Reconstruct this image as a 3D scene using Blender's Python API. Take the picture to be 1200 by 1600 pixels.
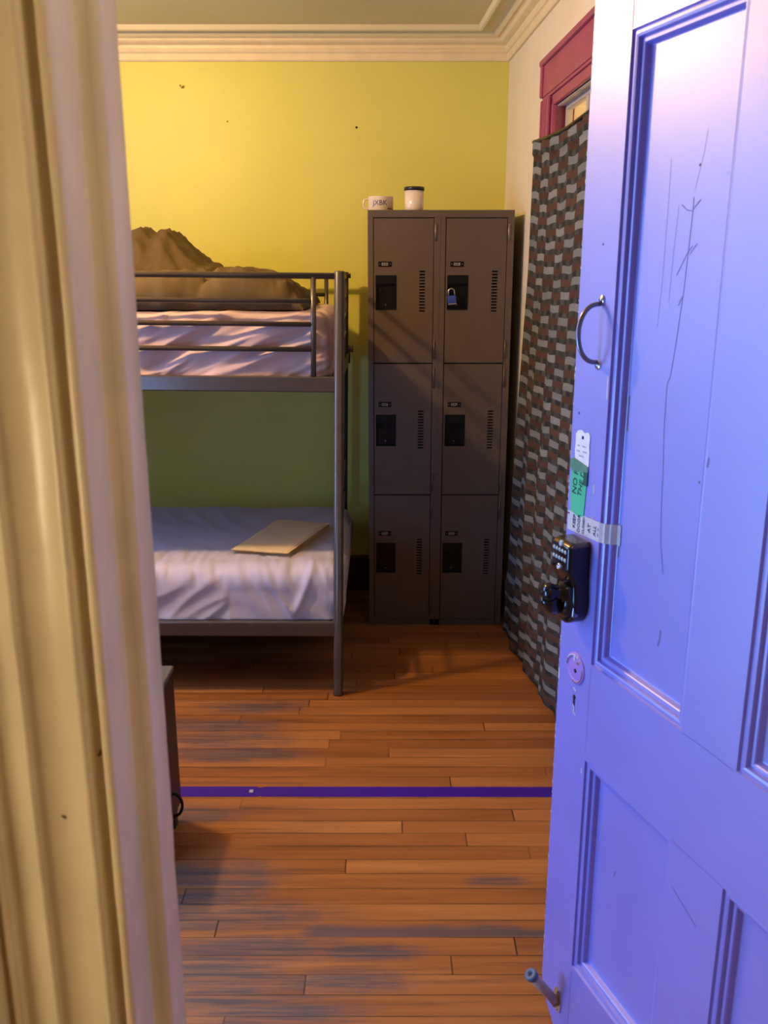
import bpy, bmesh, math, random
from mathutils import Vector, Matrix, noise

random.seed(7)
for o in list(bpy.data.objects):
    bpy.data.objects.remove(o)
S = bpy.context.scene
COL = S.collection

# ------------------------------------------------------------------ camera, world, lights, exposure
EYE = 1.57
cam_d = bpy.data.cameras.new('camera')
cam_d.sensor_fit = 'VERTICAL'
cam_d.sensor_height = 36.0
cam_d.lens = 36.0 * 1390.0 / 1600.0
cam_d.clip_start = 0.02
cam_d.dof.use_dof = True
cam_d.dof.focus_distance = 3.2
cam_d.dof.aperture_fstop = 9.0
cam = bpy.data.objects.new('camera', cam_d)
cam.location = (0, 0, EYE)
cam.rotation_euler = (math.radians(90 - 14.906), 0, 0)
COL.objects.link(cam)
S.camera = cam

world = bpy.data.worlds.new('world')
S.world = world
world.use_nodes = True
world.node_tree.nodes['Background'].inputs[0].default_value = (0.6, 0.65, 1.0, 1)
world.node_tree.nodes['Background'].inputs[1].default_value = 0.03


def light(name, kind, loc, power, color, size=None, size_y=None, aim=None, radius=None):
    d = bpy.data.lights.new(name, kind)
    d.energy = power
    d.color = color
    if kind == 'AREA':
        d.shape = 'RECTANGLE'
        d.size = size
        d.size_y = size_y
    if radius is not None:
        d.shadow_soft_size = radius
    o = bpy.data.objects.new(name, d)
    o.location = loc
    if aim is not None:
        o.rotation_euler = (Vector(aim) - Vector(loc)).to_track_quat('-Z', 'Y').to_euler()
    COL.objects.link(o)
    return o


# daylight through the tall window in the left wall, the room's warm bulb, the hall's warm light set low beside the casing
light('window_daylight', 'AREA', (-2.64, 2.72, 1.70), 48, (0.26, 0.43, 1.0), 0.9, 1.3, aim=(0, 2.72, 1.69))
light('added_low_blue_light', 'AREA', (-1.41, 1.30, 0.74), 30, (0.20, 0.44, 1.0), 0.55, 0.75, aim=(0, 1.30, 0.735))  # added blue light at the unseen low window, brightens the lower door
light('room_bulb', 'POINT', (-1.22, 2.68, 2.44), 92, (1.0, 0.64, 0.26), radius=0.05)
light('hall_light', 'POINT', (-0.98, 0.08, 1.25), 15, (1.0, 0.77, 0.50), radius=0.12)
light('jamb_fill_light', 'POINT', (0.48, 0.48, 2.35), 12.5, (1.0, 0.76, 0.60), radius=0.12)  # fill light added to brighten the inner faces of the left jamb
light('transom_light', 'POINT', (1.00, 3.22, 1.95), 9.0, (1.0, 0.72, 0.36), radius=0.05)

S.view_settings.view_transform = 'Standard'
S.view_settings.look = 'None'
S.view_settings.gamma = 1.0
S.view_settings.exposure = 0.0
S.view_settings.use_curve_mapping = False


# ------------------------------------------------------------------ helpers
def srgb(r, g, b):
    f = lambda c: (c / 255 / 12.92) if c / 255 <= 0.04045 else ((c / 255 + 0.055) / 1.055) ** 2.4
    return (f(r), f(g), f(b), 1)


class NT:
    """Small wrapper to wire shader nodes."""
    def __init__(self, m):
        self.t = m.node_tree
        self.b = self.t.nodes['Principled BSDF']

    def node(self, typ, **kw):
        n = self.t.nodes.new(typ)
        for k, v in kw.items():
            setattr(n, k, v)
        return n

    def put(self, sock, v):
        if v is None:
            return
        if hasattr(v, 'is_output'):
            self.t.links.new(v, sock)
        else:
            sock.default_value = v

    def math(self, op, a, b=None, c=None, clamp=False):
        n = self.node('ShaderNodeMath', operation=op, use_clamp=clamp)
        for i, v in enumerate((a, b, c)):
            self.put(n.inputs[i], v)
        return n.outputs[0]

    def vmath(self, op, a, b=None):
        n = self.node('ShaderNodeVectorMath', operation=op)
        self.put(n.inputs[0], a)
        self.put(n.inputs[1], b)
        return n.outputs['Value'] if op == 'LENGTH' else n.outputs[0]

    def mix(self, f, a, b, mode='MIX'):
        n = self.node('ShaderNodeMix', data_type='RGBA', blend_type=mode)
        self.put(n.inputs[0], f)
        self.put(n.inputs[6], a)
        self.put(n.inputs[7], b)
        return n.outputs[2]

    def noise(self, vec, scale, detail=3, rough=0.55, dist=0.0):
        n = self.node('ShaderNodeTexNoise')
        self.put(n.inputs['Vector'], vec)
        n.inputs['Scale'].default_value = scale
        n.inputs['Detail'].default_value = detail
        n.inputs['Roughness'].default_value = rough
        n.inputs['Distortion'].default_value = dist
        return n.outputs['Fac']

    def ramp(self, v, lo, hi, a=0.0, b=1.0, smooth=True):
        n = self.node('ShaderNodeMapRange', interpolation_type='SMOOTHSTEP' if smooth else 'LINEAR')
        self.put(n.inputs[0], v)
        for i, x in enumerate((lo, hi, a, b)):
            n.inputs[i + 1].default_value = x
        return n.outputs[0]

    def obj(self):
        return self.node('ShaderNodeTexCoord').outputs['Object']

    def bump(self, h, strength=0.2, dist=0.01):
        n = self.node('ShaderNodeBump')
        n.inputs['Strength'].default_value = strength
        n.inputs['Distance'].default_value = dist
        self.put(n.inputs['Height'], h)
        self.t.links.new(n.outputs[0], self.b.inputs['Normal'])


def mat(name, color, rough=0.5, metal=0.0, vary=0.06, scale=8.0, bump=0.0, bscale=60.0, spec=0.5, coat=0.0):
    """Principled material with a little procedural unevenness in tone and relief."""
    m = bpy.data.materials.new(name)
    m.use_nodes = True
    n = NT(m)
    c = color if len(color) == 4 else tuple(color) + (1,)
    f = n.noise(n.obj(), scale, 4)
    dark = tuple(x * (1 - vary) for x in c[:3]) + (1,)
    lite = tuple(min(1, x * (1 + vary)) for x in c[:3]) + (1,)
    n.put(n.b.inputs['Base Color'], n.mix(n.ramp(f, 0.3, 0.7), dark, lite))
    n.b.inputs['Roughness'].default_value = rough
    n.b.inputs['Metallic'].default_value = metal
    n.b.inputs['Specular IOR Level'].default_value = spec
    n.b.inputs['Coat Weight'].default_value = coat
    n.b.inputs['Coat Roughness'].default_value = 0.48
    if bump:
        n.bump(n.noise(n.obj(), bscale, 5), bump, 0.004)
    return m


class MB:
    """Collects shapes and links them as ONE mesh object."""
    def __init__(self, mapper=None):
        self.bm = bmesh.new()
        self.map = mapper

    def _tag(self, faces, mi, smooth):
        for f in faces:
            f.material_index = mi
            f.smooth = smooth

    def box(self, lo, hi, bevel=0.0, mi=0, segs=2):
        lo, hi = Vector(lo), Vector(hi)
        tmp = bmesh.new()
        r = bmesh.ops.create_cube(tmp, size=1)
        for v in tmp.verts:
            v.co = Vector([(lo[i] + hi[i]) / 2 + v.co[i] * (hi[i] - lo[i]) for i in range(3)])
        if bevel > 0:
            bmesh.ops.bevel(tmp, geom=tmp.edges[:], offset=bevel, segments=segs, affect='EDGES', profile=0.5)
        self.merge(tmp, mi, bevel > 0 and segs > 2)
        return self

    def merge(self, tmp, mi=0, smooth=False):
        tmp.verts.index_update()
        vs = [self.bm.verts.new(v.co) for v in tmp.verts]
        for f in tmp.faces:
            try:
                g = self.bm.faces.new([vs[v.index] for v in f.verts])
                g.material_index = mi
                g.smooth = smooth
            except ValueError:
                pass
        tmp.free()

    def tube(self, pts, r, seg=14, mi=0, cap=True, closed=False):
        pts = [Vector(p) for p in pts]
        n = len(pts)
        rs = r if isinstance(r, (list, tuple)) else [r] * n
        rings = []
        up = None
        for i, p in enumerate(pts):
            a = pts[(i - 1) % n] if (i > 0 or closed) else p
            b = pts[(i + 1) % n] if (i < n - 1 or closed) else p
            d = (b - a).normalized()
            if up is None:
                up = Vector((0, 0, 1)) if abs(d.z) < 0.9 else Vector((1, 0, 0))
            x = d.cross(up).normalized()
            y = x.cross(d).normalized()
            up = y
            rings.append([self.bm.verts.new(p + (x * math.cos(2 * math.pi * k / seg) + y * math.sin(2 * math.pi * k / seg)) * rs[i]) for k in range(seg)])
        m = n if closed else n - 1
        for i in range(m):
            A, B = rings[i], rings[(i + 1) % n]
            for k in range(seg):
                f = self.bm.faces.new((A[k], A[(k + 1) % seg], B[(k + 1) % seg], B[k]))
                f.material_index = mi
                f.smooth = True
        if cap and not closed:
            for ring, flip in ((rings[0], False), (rings[-1], True)):
                f = self.bm.faces.new(ring if flip else ring[::-1])
                f.material_index = mi
        return self

    def lathe(self, prof, origin=(0, 0, 0), axis=(0, 0, 1), seg=32, mi=0, smooth=True):
        """prof: list of (radius, height) along axis."""
        o = Vector(origin)
        q = Vector((0, 0, 1)).rotation_difference(Vector(axis).normalized())
        rings = []
        for r, h in prof:
            if r < 1e-6:
                rings.append([self.bm.verts.new(o + q @ Vector((0, 0, h)))])
            else:
                rings.append([self.bm.verts.new(o + q @ Vector((r * math.cos(2 * math.pi * k / seg), r * math.sin(2 * math.pi * k / seg), h))) for k in range(seg)])
        for A, B in zip(rings, rings[1:]):
            for k in range(seg):
                a, b = A[k % len(A)], A[(k + 1) % len(A)]
                c, d = B[(k + 1) % len(B)], B[k % len(B)]
                vs = []
                for v in (a, b, c, d):
                    if v not in vs:
                        vs.append(v)
                if len(vs) > 2:
                    f = self.bm.faces.new(vs)
                    f.material_index = mi
                    f.smooth = smooth
        return self

    def prism(self, poly, z0, z1, mi=0, axis='Z'):
        """poly: 2D outline; extruded along the axis."""
        def P(a, b, c):
            return {'Z': (a, b, c), 'Y': (a, c, b), 'X': (c, a, b)}[axis]
        A = [self.bm.verts.new(P(x, y, z0)) for x, y in poly]
        B = [self.bm.verts.new(P(x, y, z1)) for x, y in poly]
        n = len(poly)
        fs = [self.bm.faces.new((A[i], A[(i + 1) % n], B[(i + 1) % n], B[i])) for i in range(n)]
        fs += [self.bm.faces.new(A[::-1]), self.bm.faces.new(B)]
        self._tag(fs, mi, False)
        return self

    def quad(self, pts, mi=0, smooth=False):
        f = self.bm.faces.new([self.bm.verts.new(p) for p in pts])
        f.material_index = mi
        f.smooth = smooth
        return self

    def grid(self, nu, nv, fn, mi=0, smooth=True, uv=None):
        V = [[self.bm.verts.new(fn(i / nu, j / nv)) for j in range(nv + 1)] for i in range(nu + 1)]
        lay = self.bm.loops.layers.uv.verify() if uv else None
        for i in range(nu):
            for j in range(nv):
                f = self.bm.faces.new((V[i][j], V[i + 1][j], V[i + 1][j + 1], V[i][j + 1]))
                f.material_index = mi
                f.smooth = smooth
                if uv:
                    for l, (a, b) in zip(f.loops, ((i, j), (i + 1, j), (i + 1, j + 1), (i, j + 1))):
                        l[lay].uv = uv(a / nu, b / nv)
        return V

    def text(self, s, size, M, mi=0, depth=0.0003):
        """Lettering as mesh: M places the text's local XY plane."""
        cu = bpy.data.curves.new('lettering', 'FONT')
        cu.body = s
        cu.size = size
        cu.align_x = 'CENTER'
        cu.align_y = 'CENTER'
        cu.extrude = depth
        cu.offset = size * 0.006
        cu.resolution_u = 3
        o = bpy.data.objects.new('lettering', cu)
        COL.objects.link(o)
        bpy.context.view_layer.update()
        me = bpy.data.meshes.new_from_object(o.evaluated_get(bpy.context.evaluated_depsgraph_get()))
        bpy.data.objects.remove(o)
        vs = [self.bm.verts.new(M(v.co) if callable(M) else M @ v.co) for v in me.vertices]
        for p in me.polygons:
            try:
                f = self.bm.faces.new([vs[i] for i in p.vertices])
                f.material_index = mi
            except ValueError:
                pass
        bpy.data.meshes.remove(me)
        return self

    def build(self, name, mats, parent=None, origin=(0, 0, 0), recalc=True, loc=None):
        if self.map:
            for v in self.bm.verts:
                v.co = self.map(v.co)
        o0 = Vector(origin)
        for v in self.bm.verts:
            v.co -= o0
        if recalc:
            bmesh.ops.recalc_face_normals(self.bm, faces=self.bm.faces[:])
        me = bpy.data.meshes.new(name)
        self.bm.to_mesh(me)
        self.bm.free()
        for m in (mats if isinstance(mats, (list, tuple)) else [mats]):
            me.materials.append(m)
        o = bpy.data.objects.new(name, me)
        COL.objects.link(o)
        if parent:
            o.parent = parent
        else:
            o.location = o0
        return o


def tag(o, label=None, cat=None, group=None, kind=None):
    for k, v in (('label', label), ('category', cat), ('group', group), ('kind', kind)):
        if v:
            o[k] = v
    return o


def thing(name, label, cat, loc=(0, 0, 0), group=None, rotz=0.0):
    o = bpy.data.objects.new(name, None)
    o.empty_display_size = 0.05
    COL.objects.link(o)
    o.location = loc
    o.rotation_euler = (0, 0, rotz)
    return tag(o, label, cat, group)


def struct(name, mb, mats, label=None, cat=None):
    return tag(mb.build(name, mats), label, cat, kind='structure')


def ss(a, b, x):
    t = max(0.0, min(1.0, (x - a) / (b - a)))
    return t * t * (3 - 2 * t)


def lerp_table(tab, x):
    if x <= tab[0][0]:
        return tab[0][1]
    for (a, u), (b, v) in zip(tab, tab[1:]):
        if x <= b:
            t = (x - a) / (b - a)
            return u + (v - u) * t
    return tab[-1][1]


def nz(x, y, z=0.0):
    return noise.noise(Vector((x, y, z)))


# ------------------------------------------------------------------ materials
M_lime = mat('lime_wall_paint', (0.67, 0.64, 0.12), 0.47, vary=0.025, scale=3, bump=0.08, bscale=30, spec=0.45)
M_cream_wall = mat('cream_wall_paint', (0.78, 0.68, 0.46), 0.55, vary=0.03, scale=4, bump=0.1, bscale=40)
M_dim = mat('dimmed_unseen_wall', (0.13, 0.075, 0.085), 0.5, vary=0.04, scale=4)  # unseen left and front walls, darkened to cut bounced light
M_hall = mat('hall_wall_paint', (0.66, 0.58, 0.42), 0.6, vary=0.03, scale=4, bump=0.1, bscale=40)
M_ceiling = mat('ceiling_paint', (0.68, 0.60, 0.33), 0.7, vary=0.03, scale=4, bump=0.06, bscale=40)
M_cornice = mat('cornice_paint', (0.78, 0.65, 0.37), 0.45, vary=0.04, scale=14, bump=0.1, bscale=50)
M_casing = mat('casing_gloss_paint', (0.71, 0.63, 0.45), 0.33, vary=0.06, scale=9, bump=0.12, bscale=45)
M_magenta = mat('magenta_trim_paint', (0.33, 0.055, 0.105), 0.4, vary=0.07, scale=12, bump=0.1, bscale=60)
M_violet = mat('violet_door_paint', (0.19, 0.185, 0.66), 0.40, vary=0.05, scale=5, bump=0.10, bscale=26, spec=0.9, coat=1.0)
for _n in M_violet.node_tree.nodes:
    if _n.type == 'BSDF_PRINCIPLED':
        _n.inputs['Coat IOR'].default_value = 1.85
M_violet_crack = mat('dark_paint_crack', (0.16, 0.14, 0.36), 0.6)
M_chip = mat('bare_paint_chip', (0.62, 0.60, 0.62), 0.6)
M_locker = mat('taupe_locker_paint', (0.112, 0.080, 0.058), 0.42, vary=0.04, scale=20, bump=0.06, bscale=160)
M_locker_in = mat('locker_gap_shadow', (0.015, 0.012, 0.010), 0.8)
M_black_plastic = mat('black_plastic', (0.006, 0.006, 0.006), 0.35, spec=0.25)
M_plate_text = mat('plate_lettering', (0.55, 0.50, 0.42), 0.5)
M_hinge = mat('hinge_steel', (0.30, 0.25, 0.20), 0.4, 0.6)
M_bed = mat('grey_bed_enamel', (0.090, 0.070, 0.056), 0.25, 0.20, vary=0.04, scale=30, spec=0.6)
M_mauve = mat('mauve_sheet_cotton', (0.56, 0.42, 0.42), 0.8, vary=0.05, scale=10, bump=0.06, bscale=300, spec=0.2)
M_white_sheet = mat('white_sheet_cotton', (0.56, 0.53, 0.62), 0.55, vary=0.04, scale=10, bump=0.05, bscale=300, spec=0.3)
M_blanket = mat('olive_brown_blanket', (0.098, 0.066, 0.028), 0.75, vary=0.12, scale=9, bump=0.12, bscale=260, spec=0.25)
M_towel = mat('cream_cotton', (0.80, 0.62, 0.34), 0.85, vary=0.04, scale=20, bump=0.15, bscale=400, spec=0.15)
M_enamel = mat('cream_enamel', (0.80, 0.68, 0.48), 0.18, vary=0.02, spec=0.6)
M_blue_ink = mat('blue_print', (0.02, 0.025, 0.16), 0.3)
M_red_ink = mat('dark_red_print', (0.10, 0.015, 0.015), 0.3)
M_black_rim = mat('dark_rim', (0.02, 0.012, 0.014), 0.3)
M_lock_black = mat('black_lock_enamel', (0.010, 0.009, 0.010), 0.16, 0.0, spec=0.5)
M_bronze = mat('bronze_lock_metal', (0.16, 0.12, 0.09), 0.22, 0.9)
M_key = mat('pale_key_rubber', (0.42, 0.52, 0.55), 0.3)
M_chrome = mat('worn_chrome', (0.72, 0.74, 0.78), 0.22, 1.0)
M_steel_dark = mat('dull_steel', (0.26, 0.27, 0.30), 0.28, 0.9)
M_brass = mat('aged_brass', (0.42, 0.30, 0.16), 0.35, 0.9)
M_rubber = mat('blue_grey_rubber', (0.10, 0.14, 0.20), 0.5)
M_rod = mat('tan_rod_plastic', (0.48, 0.36, 0.32), 0.45)
M_paper = mat('white_tag_paper', (0.80, 0.82, 0.82), 0.7, vary=0.06, scale=60)
M_green = mat('green_note_paper', (0.06, 0.52, 0.25), 0.6, vary=0.05, scale=30)
M_green_tape = mat('dark_green_film', (0.10, 0.27, 0.17), 0.3, vary=0.1, scale=60)
M_masking = mat('masking_tape_paper', (0.56, 0.55, 0.55), 0.7, vary=0.06, scale=60)
M_ink = mat('black_marker_ink', (0.012, 0.012, 0.02), 0.5)
M_smudge = mat('pale_pencil_smudge', (0.45, 0.46, 0.46), 0.7)
M_cabinet = mat('dark_brown_laminate', (0.030, 0.019, 0.014), 0.45, vary=0.1, scale=20)
M_cabinet_top = mat('grey_cabinet_top', (0.13, 0.12, 0.115), 0.4)
M_tape = mat('violet_floor_tape', (0.050, 0.012, 0.28), 0.35, vary=0.06, scale=30)
M_padlock = mat('blue_padlock_vinyl', (0.035, 0.07, 0.42), 0.35)
M_silver = mat('silver_steel', (0.75, 0.70, 0.60), 0.25, 1.0)
M_dark_hole = mat('dark_hole', (0.02, 0.012, 0.01), 0.9)
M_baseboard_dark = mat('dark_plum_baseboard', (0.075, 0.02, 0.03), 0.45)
M_sash = mat('grey_cream_sash', (0.46, 0.40, 0.33), 0.5, bump=0.2, bscale=60)


def make_floor_material():
    m = bpy.data.materials.new('worn_strip_floor')
    m.use_nodes = True
    n = NT(m)
    p = n.obj()
    sep = n.node('ShaderNodeSeparateXYZ')
    n.put(sep.inputs[0], p)
    x, y = sep.outputs[0], sep.outputs[1]
    W, L = 0.0602, 1.25
    v = n.math('DIVIDE', n.math('ADD', y, -1.6 + 60 * W), W)
    row = n.math('FLOOR', v)
    fy = n.math('FRACT', v)
    wn = n.node('ShaderNodeTexWhiteNoise', noise_dimensions='1D')
    n.put(wn.inputs['W'], row)
    u = n.math('ADD', n.math('DIVIDE', x, L), n.math('MULTIPLY', wn.outputs['Value'], 7.31))
    col = n.math('FLOOR', u)
    fx = n.math('FRACT', u)
    cb = n.node('ShaderNodeCombineXYZ')
    n.put(cb.inputs[0], row)
    n.put(cb.inputs[1], col)
    wb = n.node('ShaderNodeTexWhiteNoise', noise_dimensions='2D')
    n.put(wb.inputs['Vector'], cb.outputs[0])
    bid = wb.outputs['Value']
    # grain: noise stretched along the board and shifted per board
    gv = n.node('ShaderNodeCombineXYZ')
    n.put(gv.inputs[0], n.math('MULTIPLY', x, 2.2))
    n.put(gv.inputs[1], n.math('MULTIPLY', y, 60.0))
    n.put(gv.inputs[2], n.math('MULTIPLY', bid, 40.0))
    g1 = n.noise(gv.outputs[0], 1.0, 5, 0.65, 0.4)
    gv2 = n.node('ShaderNodeCombineXYZ')
    n.put(gv2.inputs[0], n.math('MULTIPLY', x, 1.3))
    n.put(gv2.inputs[1], n.math('MULTIPLY', y, 14.0))
    n.put(gv2.inputs[2], n.math('MULTIPLY', bid, 17.0))
    g2 = n.noise(gv2.outputs[0], 1.0, 3, 0.5, 0.8)
    tone = n.math('ADD', n.math('ADD', n.math('MULTIPLY', bid, 0.26), n.math('MULTIPLY', g1, 0.50)), n.math('MULTIPLY', g2, 0.42))
    ramp = n.node('ShaderNodeValToRGB')
    n.put(ramp.inputs[0], tone)
    e = ramp.color_ramp.elements
    e[0].position, e[0].color = 0.22, (0.150, 0.050, 0.016, 1)
    e[1].position, e[1].color = 0.92, (0.55, 0.245, 0.076, 1)
    mid = e.new(0.55)
    mid.color = (0.345, 0.130, 0.036, 1)
    base = ramp.outputs[0]
    # worn grey blotches with their own shapes
    spots = [(-0.50, 3.04, 0.20, 0.045), (-0.62, 2.90, 0.26, 0.05), (-0.55, 2.80, 0.22, 0.06), (-0.52, 2.70, 0.24, 0.05),
             (-0.36, 2.69, 0.07, 0.035), (-0.60, 2.36, 0.20, 0.05), (-0.375, 2.06, 0.085, 0.075), (-0.50, 2.07, 0.22, 0.05), (-0.44, 1.92, 0.28, 0.06),
             (-0.48, 1.98, 0.16, 0.04), (-0.40, 1.72, 0.20, 0.06), (-0.32, 1.80, 0.24, 0.045), (-0.26, 1.62, 0.20, 0.05), (-0.10, 1.70, 0.16, 0.04),
             (-0.05, 1.79, 0.14, 0.03), (-0.36, 1.66, 0.12, 0.06), (0.30, 2.05, 0.09, 0.02)]
    best = None
    warp = n.noise(p, 16.0, 4, 0.6)
    for cx, cy, rx, ry in spots:
        d = n.vmath('MULTIPLY', n.vmath('SUBTRACT', p, (cx, cy, 0)), (1 / rx, 1 / ry, 0))
        q = n.ramp(n.math('ADD', n.vmath('LENGTH', d), n.math('MULTIPLY', warp, 0.9)), 0.85, 2.0, 1.0, 0.0)
        best = q if best is None else n.math('MAXIMUM', best, q)
    # one long bare grey board edge near the door
    strip_y = n.math('MULTIPLY', n.ramp(y, 1.840, 1.845), n.ramp(n.math('ADD', y, n.math('MULTIPLY', n.noise(p, 7.0, 2), -0.05)), 1.838, 1.868, 1.0, 0.0))
    strip = n.math('MULTIPLY', strip_y, n.ramp(x, -0.24, -0.16))
    wear_break = n.ramp(n.noise(gv.outputs[0], 1.6, 4, 0.7), 0.40, 0.58)
    stain = n.math('MAXIMUM', n.math('MULTIPLY', best, n.math('ADD', n.math('MULTIPLY', wear_break, 0.52), 0.40)), n.math('MULTIPLY', strip, 0.9), clamp=True)
    grey = n.mix(g1, (0.055, 0.045, 0.050, 1), (0.145, 0.115, 0.115, 1))
    colr = n.mix(stain, base, grey)
    # wear streaks on the left-hand side; streaks also darken the boards near the doorway
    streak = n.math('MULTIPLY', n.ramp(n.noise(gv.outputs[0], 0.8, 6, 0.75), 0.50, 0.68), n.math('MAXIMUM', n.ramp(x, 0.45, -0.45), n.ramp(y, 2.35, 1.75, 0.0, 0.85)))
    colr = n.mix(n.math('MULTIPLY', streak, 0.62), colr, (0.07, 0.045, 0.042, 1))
    seam_y = n.math('MINIMUM', fy, n.math('SUBTRACT', 1.0, fy))
    gap = n.ramp(seam_y, 0.008, 0.03, 1.0, 0.0)
    seam_x = n.math('MINIMUM', fx, n.math('SUBTRACT', 1.0, fx))
    gap2 = n.ramp(seam_x, 0.0008, 0.0022, 1.0, 0.0)
    gv3 = n.noise(p, 3.0, 2)
    gap = n.math('MULTIPLY', n.math('MAXIMUM', gap, gap2), n.ramp(gv3, 0.30, 0.62, 0.35, 0.95))
    colr = n.mix(gap, colr, (0.022, 0.010, 0.006, 1))
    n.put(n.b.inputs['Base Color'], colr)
    n.put(n.b.inputs['Roughness'], n.math('ADD', n.math('MULTIPLY', stain, 0.22), n.math('ADD', n.math('MULTIPLY', g1, 0.25), 0.26)))
    n.b.inputs['Specular IOR Level'].default_value = 0.4
    n.bump(n.math('SUBTRACT', n.math('MULTIPLY', g1, 0.25), gap), 0.25, 0.003)
    return m


def make_curtain_material():
    m = bpy.data.materials.new('basketweave_curtain_cloth')
    m.use_nodes = True
    n = NT(m)
    uv = n.node('ShaderNodeUVMap').outputs[0]
    wob = n.node('ShaderNodeTexNoise')
    n.put(wob.inputs['Vector'], uv)
    wob.inputs['Scale'].default_value = 9.0
    sub = n.vmath('MULTIPLY', n.vmath('SUBTRACT', wob.outputs['Color'], (0.5, 0.5, 0.5)), (0.05, 0.012, 0))
    sep = n.node('ShaderNodeSeparateXYZ')
    n.put(sep.inputs[0], n.vmath('ADD', uv, sub))
    u, v = sep.outputs[0], sep.outputs[1]
    PZ, PX = 0.0435, 0.268
    vv = n.math('DIVIDE', v, PZ)
    row = n.math('FLOOR', vv)
    cv = n.math('FRACT', vv)
    sh = n.math('MULTIPLY', n.math('FLOORED_MODULO', row, 2.0), 0.5)
    uu = n.math('ADD', n.math('DIVIDE', u, PX), sh)
    cu = n.math('FRACT', uu)
    upper = n.math('GREATER_THAN', cv, 0.42)
    lite = n.math('LESS_THAN', cu, 0.46)
    cid = n.node('ShaderNodeCombineXYZ')
    n.put(cid.inputs[0], n.math('FLOOR', n.math('MULTIPLY', uu, 2.0)))
    n.put(cid.inputs[1], row)
    wn = n.node('ShaderNodeTexWhiteNoise', noise_dimensions='2D')
    n.put(wn.inputs['Vector'], cid.outputs[0])
    pale = n.mix(wn.outputs['Value'], (0.20, 0.215, 0.20, 1), (0.28, 0.29, 0.26, 1))
    rust = n.mix(wn.outputs['Value'], (0.085, 0.042, 0.026, 1), (0.125, 0.064, 0.040, 1))
    up = n.mix(lite, rust, pale)
    c4 = n.math('MULTIPLY', uu, 6.0)
    chk = n.math('LESS_THAN', n.math('FRACT', n.math('MULTIPLY', c4, 0.5)), 0.5)
    cid2 = n.node('ShaderNodeCombineXYZ')
    n.put(cid2.inputs[0], n.math('FLOOR', c4))
    n.put(cid2.inputs[1], row)
    wn2 = n.node('ShaderNodeTexWhiteNoise', noise_dimensions='2D')
    n.put(wn2.inputs['Vector'], cid2.outputs[0])
    lowd = n.mix(wn2.outputs['Value'], (0.030, 0.034, 0.032, 1), (0.055, 0.050, 0.038, 1))
    lowl = n.mix(wn2.outputs['Value'], (0.055, 0.055, 0.042, 1), (0.095, 0.095, 0.078, 1))
    low = n.mix(chk, lowd, lowl)
    thread = n.node('ShaderNodeTexNoise')
    n.put(thread.inputs['Vector'], uv)
    thread.inputs['Scale'].default_value = 260.0
    c = n.mix(upper, low, up)
    c = n.mix(0.35, c, n.mix(n.ramp(thread.outputs['Fac'], 0.3, 0.7), (0.02, 0.018, 0.015, 1), (0.30, 0.27, 0.23, 1)), 'OVERLAY')
    n.put(n.b.inputs['Base Color'], c)
    n.b.inputs['Roughness'].default_value = 0.9
    n.b.inputs['Specular IOR Level'].default_value = 0.15
    n.bump(thread.outputs['Fac'], 0.2, 0.002)
    return m


M_floor = make_floor_material()
M_curtain = make_curtain_material()
M_glass = bpy.data.materials.new('clear_pane')
M_glass.use_nodes = True
_g = NT(M_glass)
_mix = _g.node('ShaderNodeMixShader')
_mix.inputs[0].default_value = 0.12
_tr = _g.node('ShaderNodeBsdfTransparent')
_gl = _g.node('ShaderNodeBsdfGlossy')
_gl.inputs['Roughness'].default_value = 0.03
_g.t.links.new(_tr.outputs[0], _mix.inputs[1])
_g.t.links.new(_gl.outputs[0], _mix.inputs[2])
_g.t.links.new(_mix.outputs[0], _g.t.nodes['Material Output'].inputs[0])

# ------------------------------------------------------------------ room shell
CEIL = 2.60
XL, YF, YB = -2.6, 0.80, 4.35
W0 = Vector((0.56, YB, 0))
WD = Vector((-0.056, 1, 0)).normalized()
WN = Vector((WD.y, -WD.x, 0))                       # points out of the room


def RW(t, off, z):
    """Point of the right wall: t metres from the back corner, off metres into the room."""
    q = W0 - WD * t - WN * off
    return Vector((q.x, q.y, z))


T_END = (YB - YF) / WD.y
XR = RW(T_END, 0, 0).x
rw = lambda c: RW(c.x, c.y, c.z)

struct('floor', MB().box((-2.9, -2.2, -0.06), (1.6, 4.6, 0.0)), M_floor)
struct('ceiling', MB().box((-2.9, -2.2, CEIL), (1.6, 4.6, CEIL + 0.1)), M_ceiling)
struct('wall_back', MB().box((-2.75, YB, 0), (1.2, YB + 0.12, CEIL)), M_lime)

# right wall with its covered doorway
TO0, TO1, ZO = 0.925, 1.80, 2.155                   # opening: from, to, top
b = MB(rw)
b.box((0, -0.12, 0), (TO0, 0, CEIL)).box((TO1, -0.12, 0), (T_END, 0, CEIL)).box((TO0, -0.12, ZO), (TO1, 0, CEIL))
struct('wall_right', b, M_cream_wall)
# small cream space behind the pane
b = MB(rw)
b.box((0.3, -1.05, 0), (2.6, -1.0, CEIL)).box((0.25, -1.0, 0), (0.3, -0.12, CEIL)).box((2.6, -1.0, 0), (2.65, -0.12, CEIL))
struct('wall_adjoining_room', b, M_cream_wall)

# left wall with the window
wy0, wy1, wz0, wz1 = 2.22, 3.22, 0.98, 2.40
b = MB()
b.box((XL - 0.15, YF - 0.1, 0), (XL, wy0, CEIL)).box((XL - 0.15, wy1, 0), (XL, YB + 0.1, CEIL))
b.box((XL - 0.15, wy0, 0), (XL, wy1, wz0)).box((XL - 0.15, wy0, wz1), (XL, wy1, CEIL))
struct('wall_left', b, M_dim)
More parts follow.
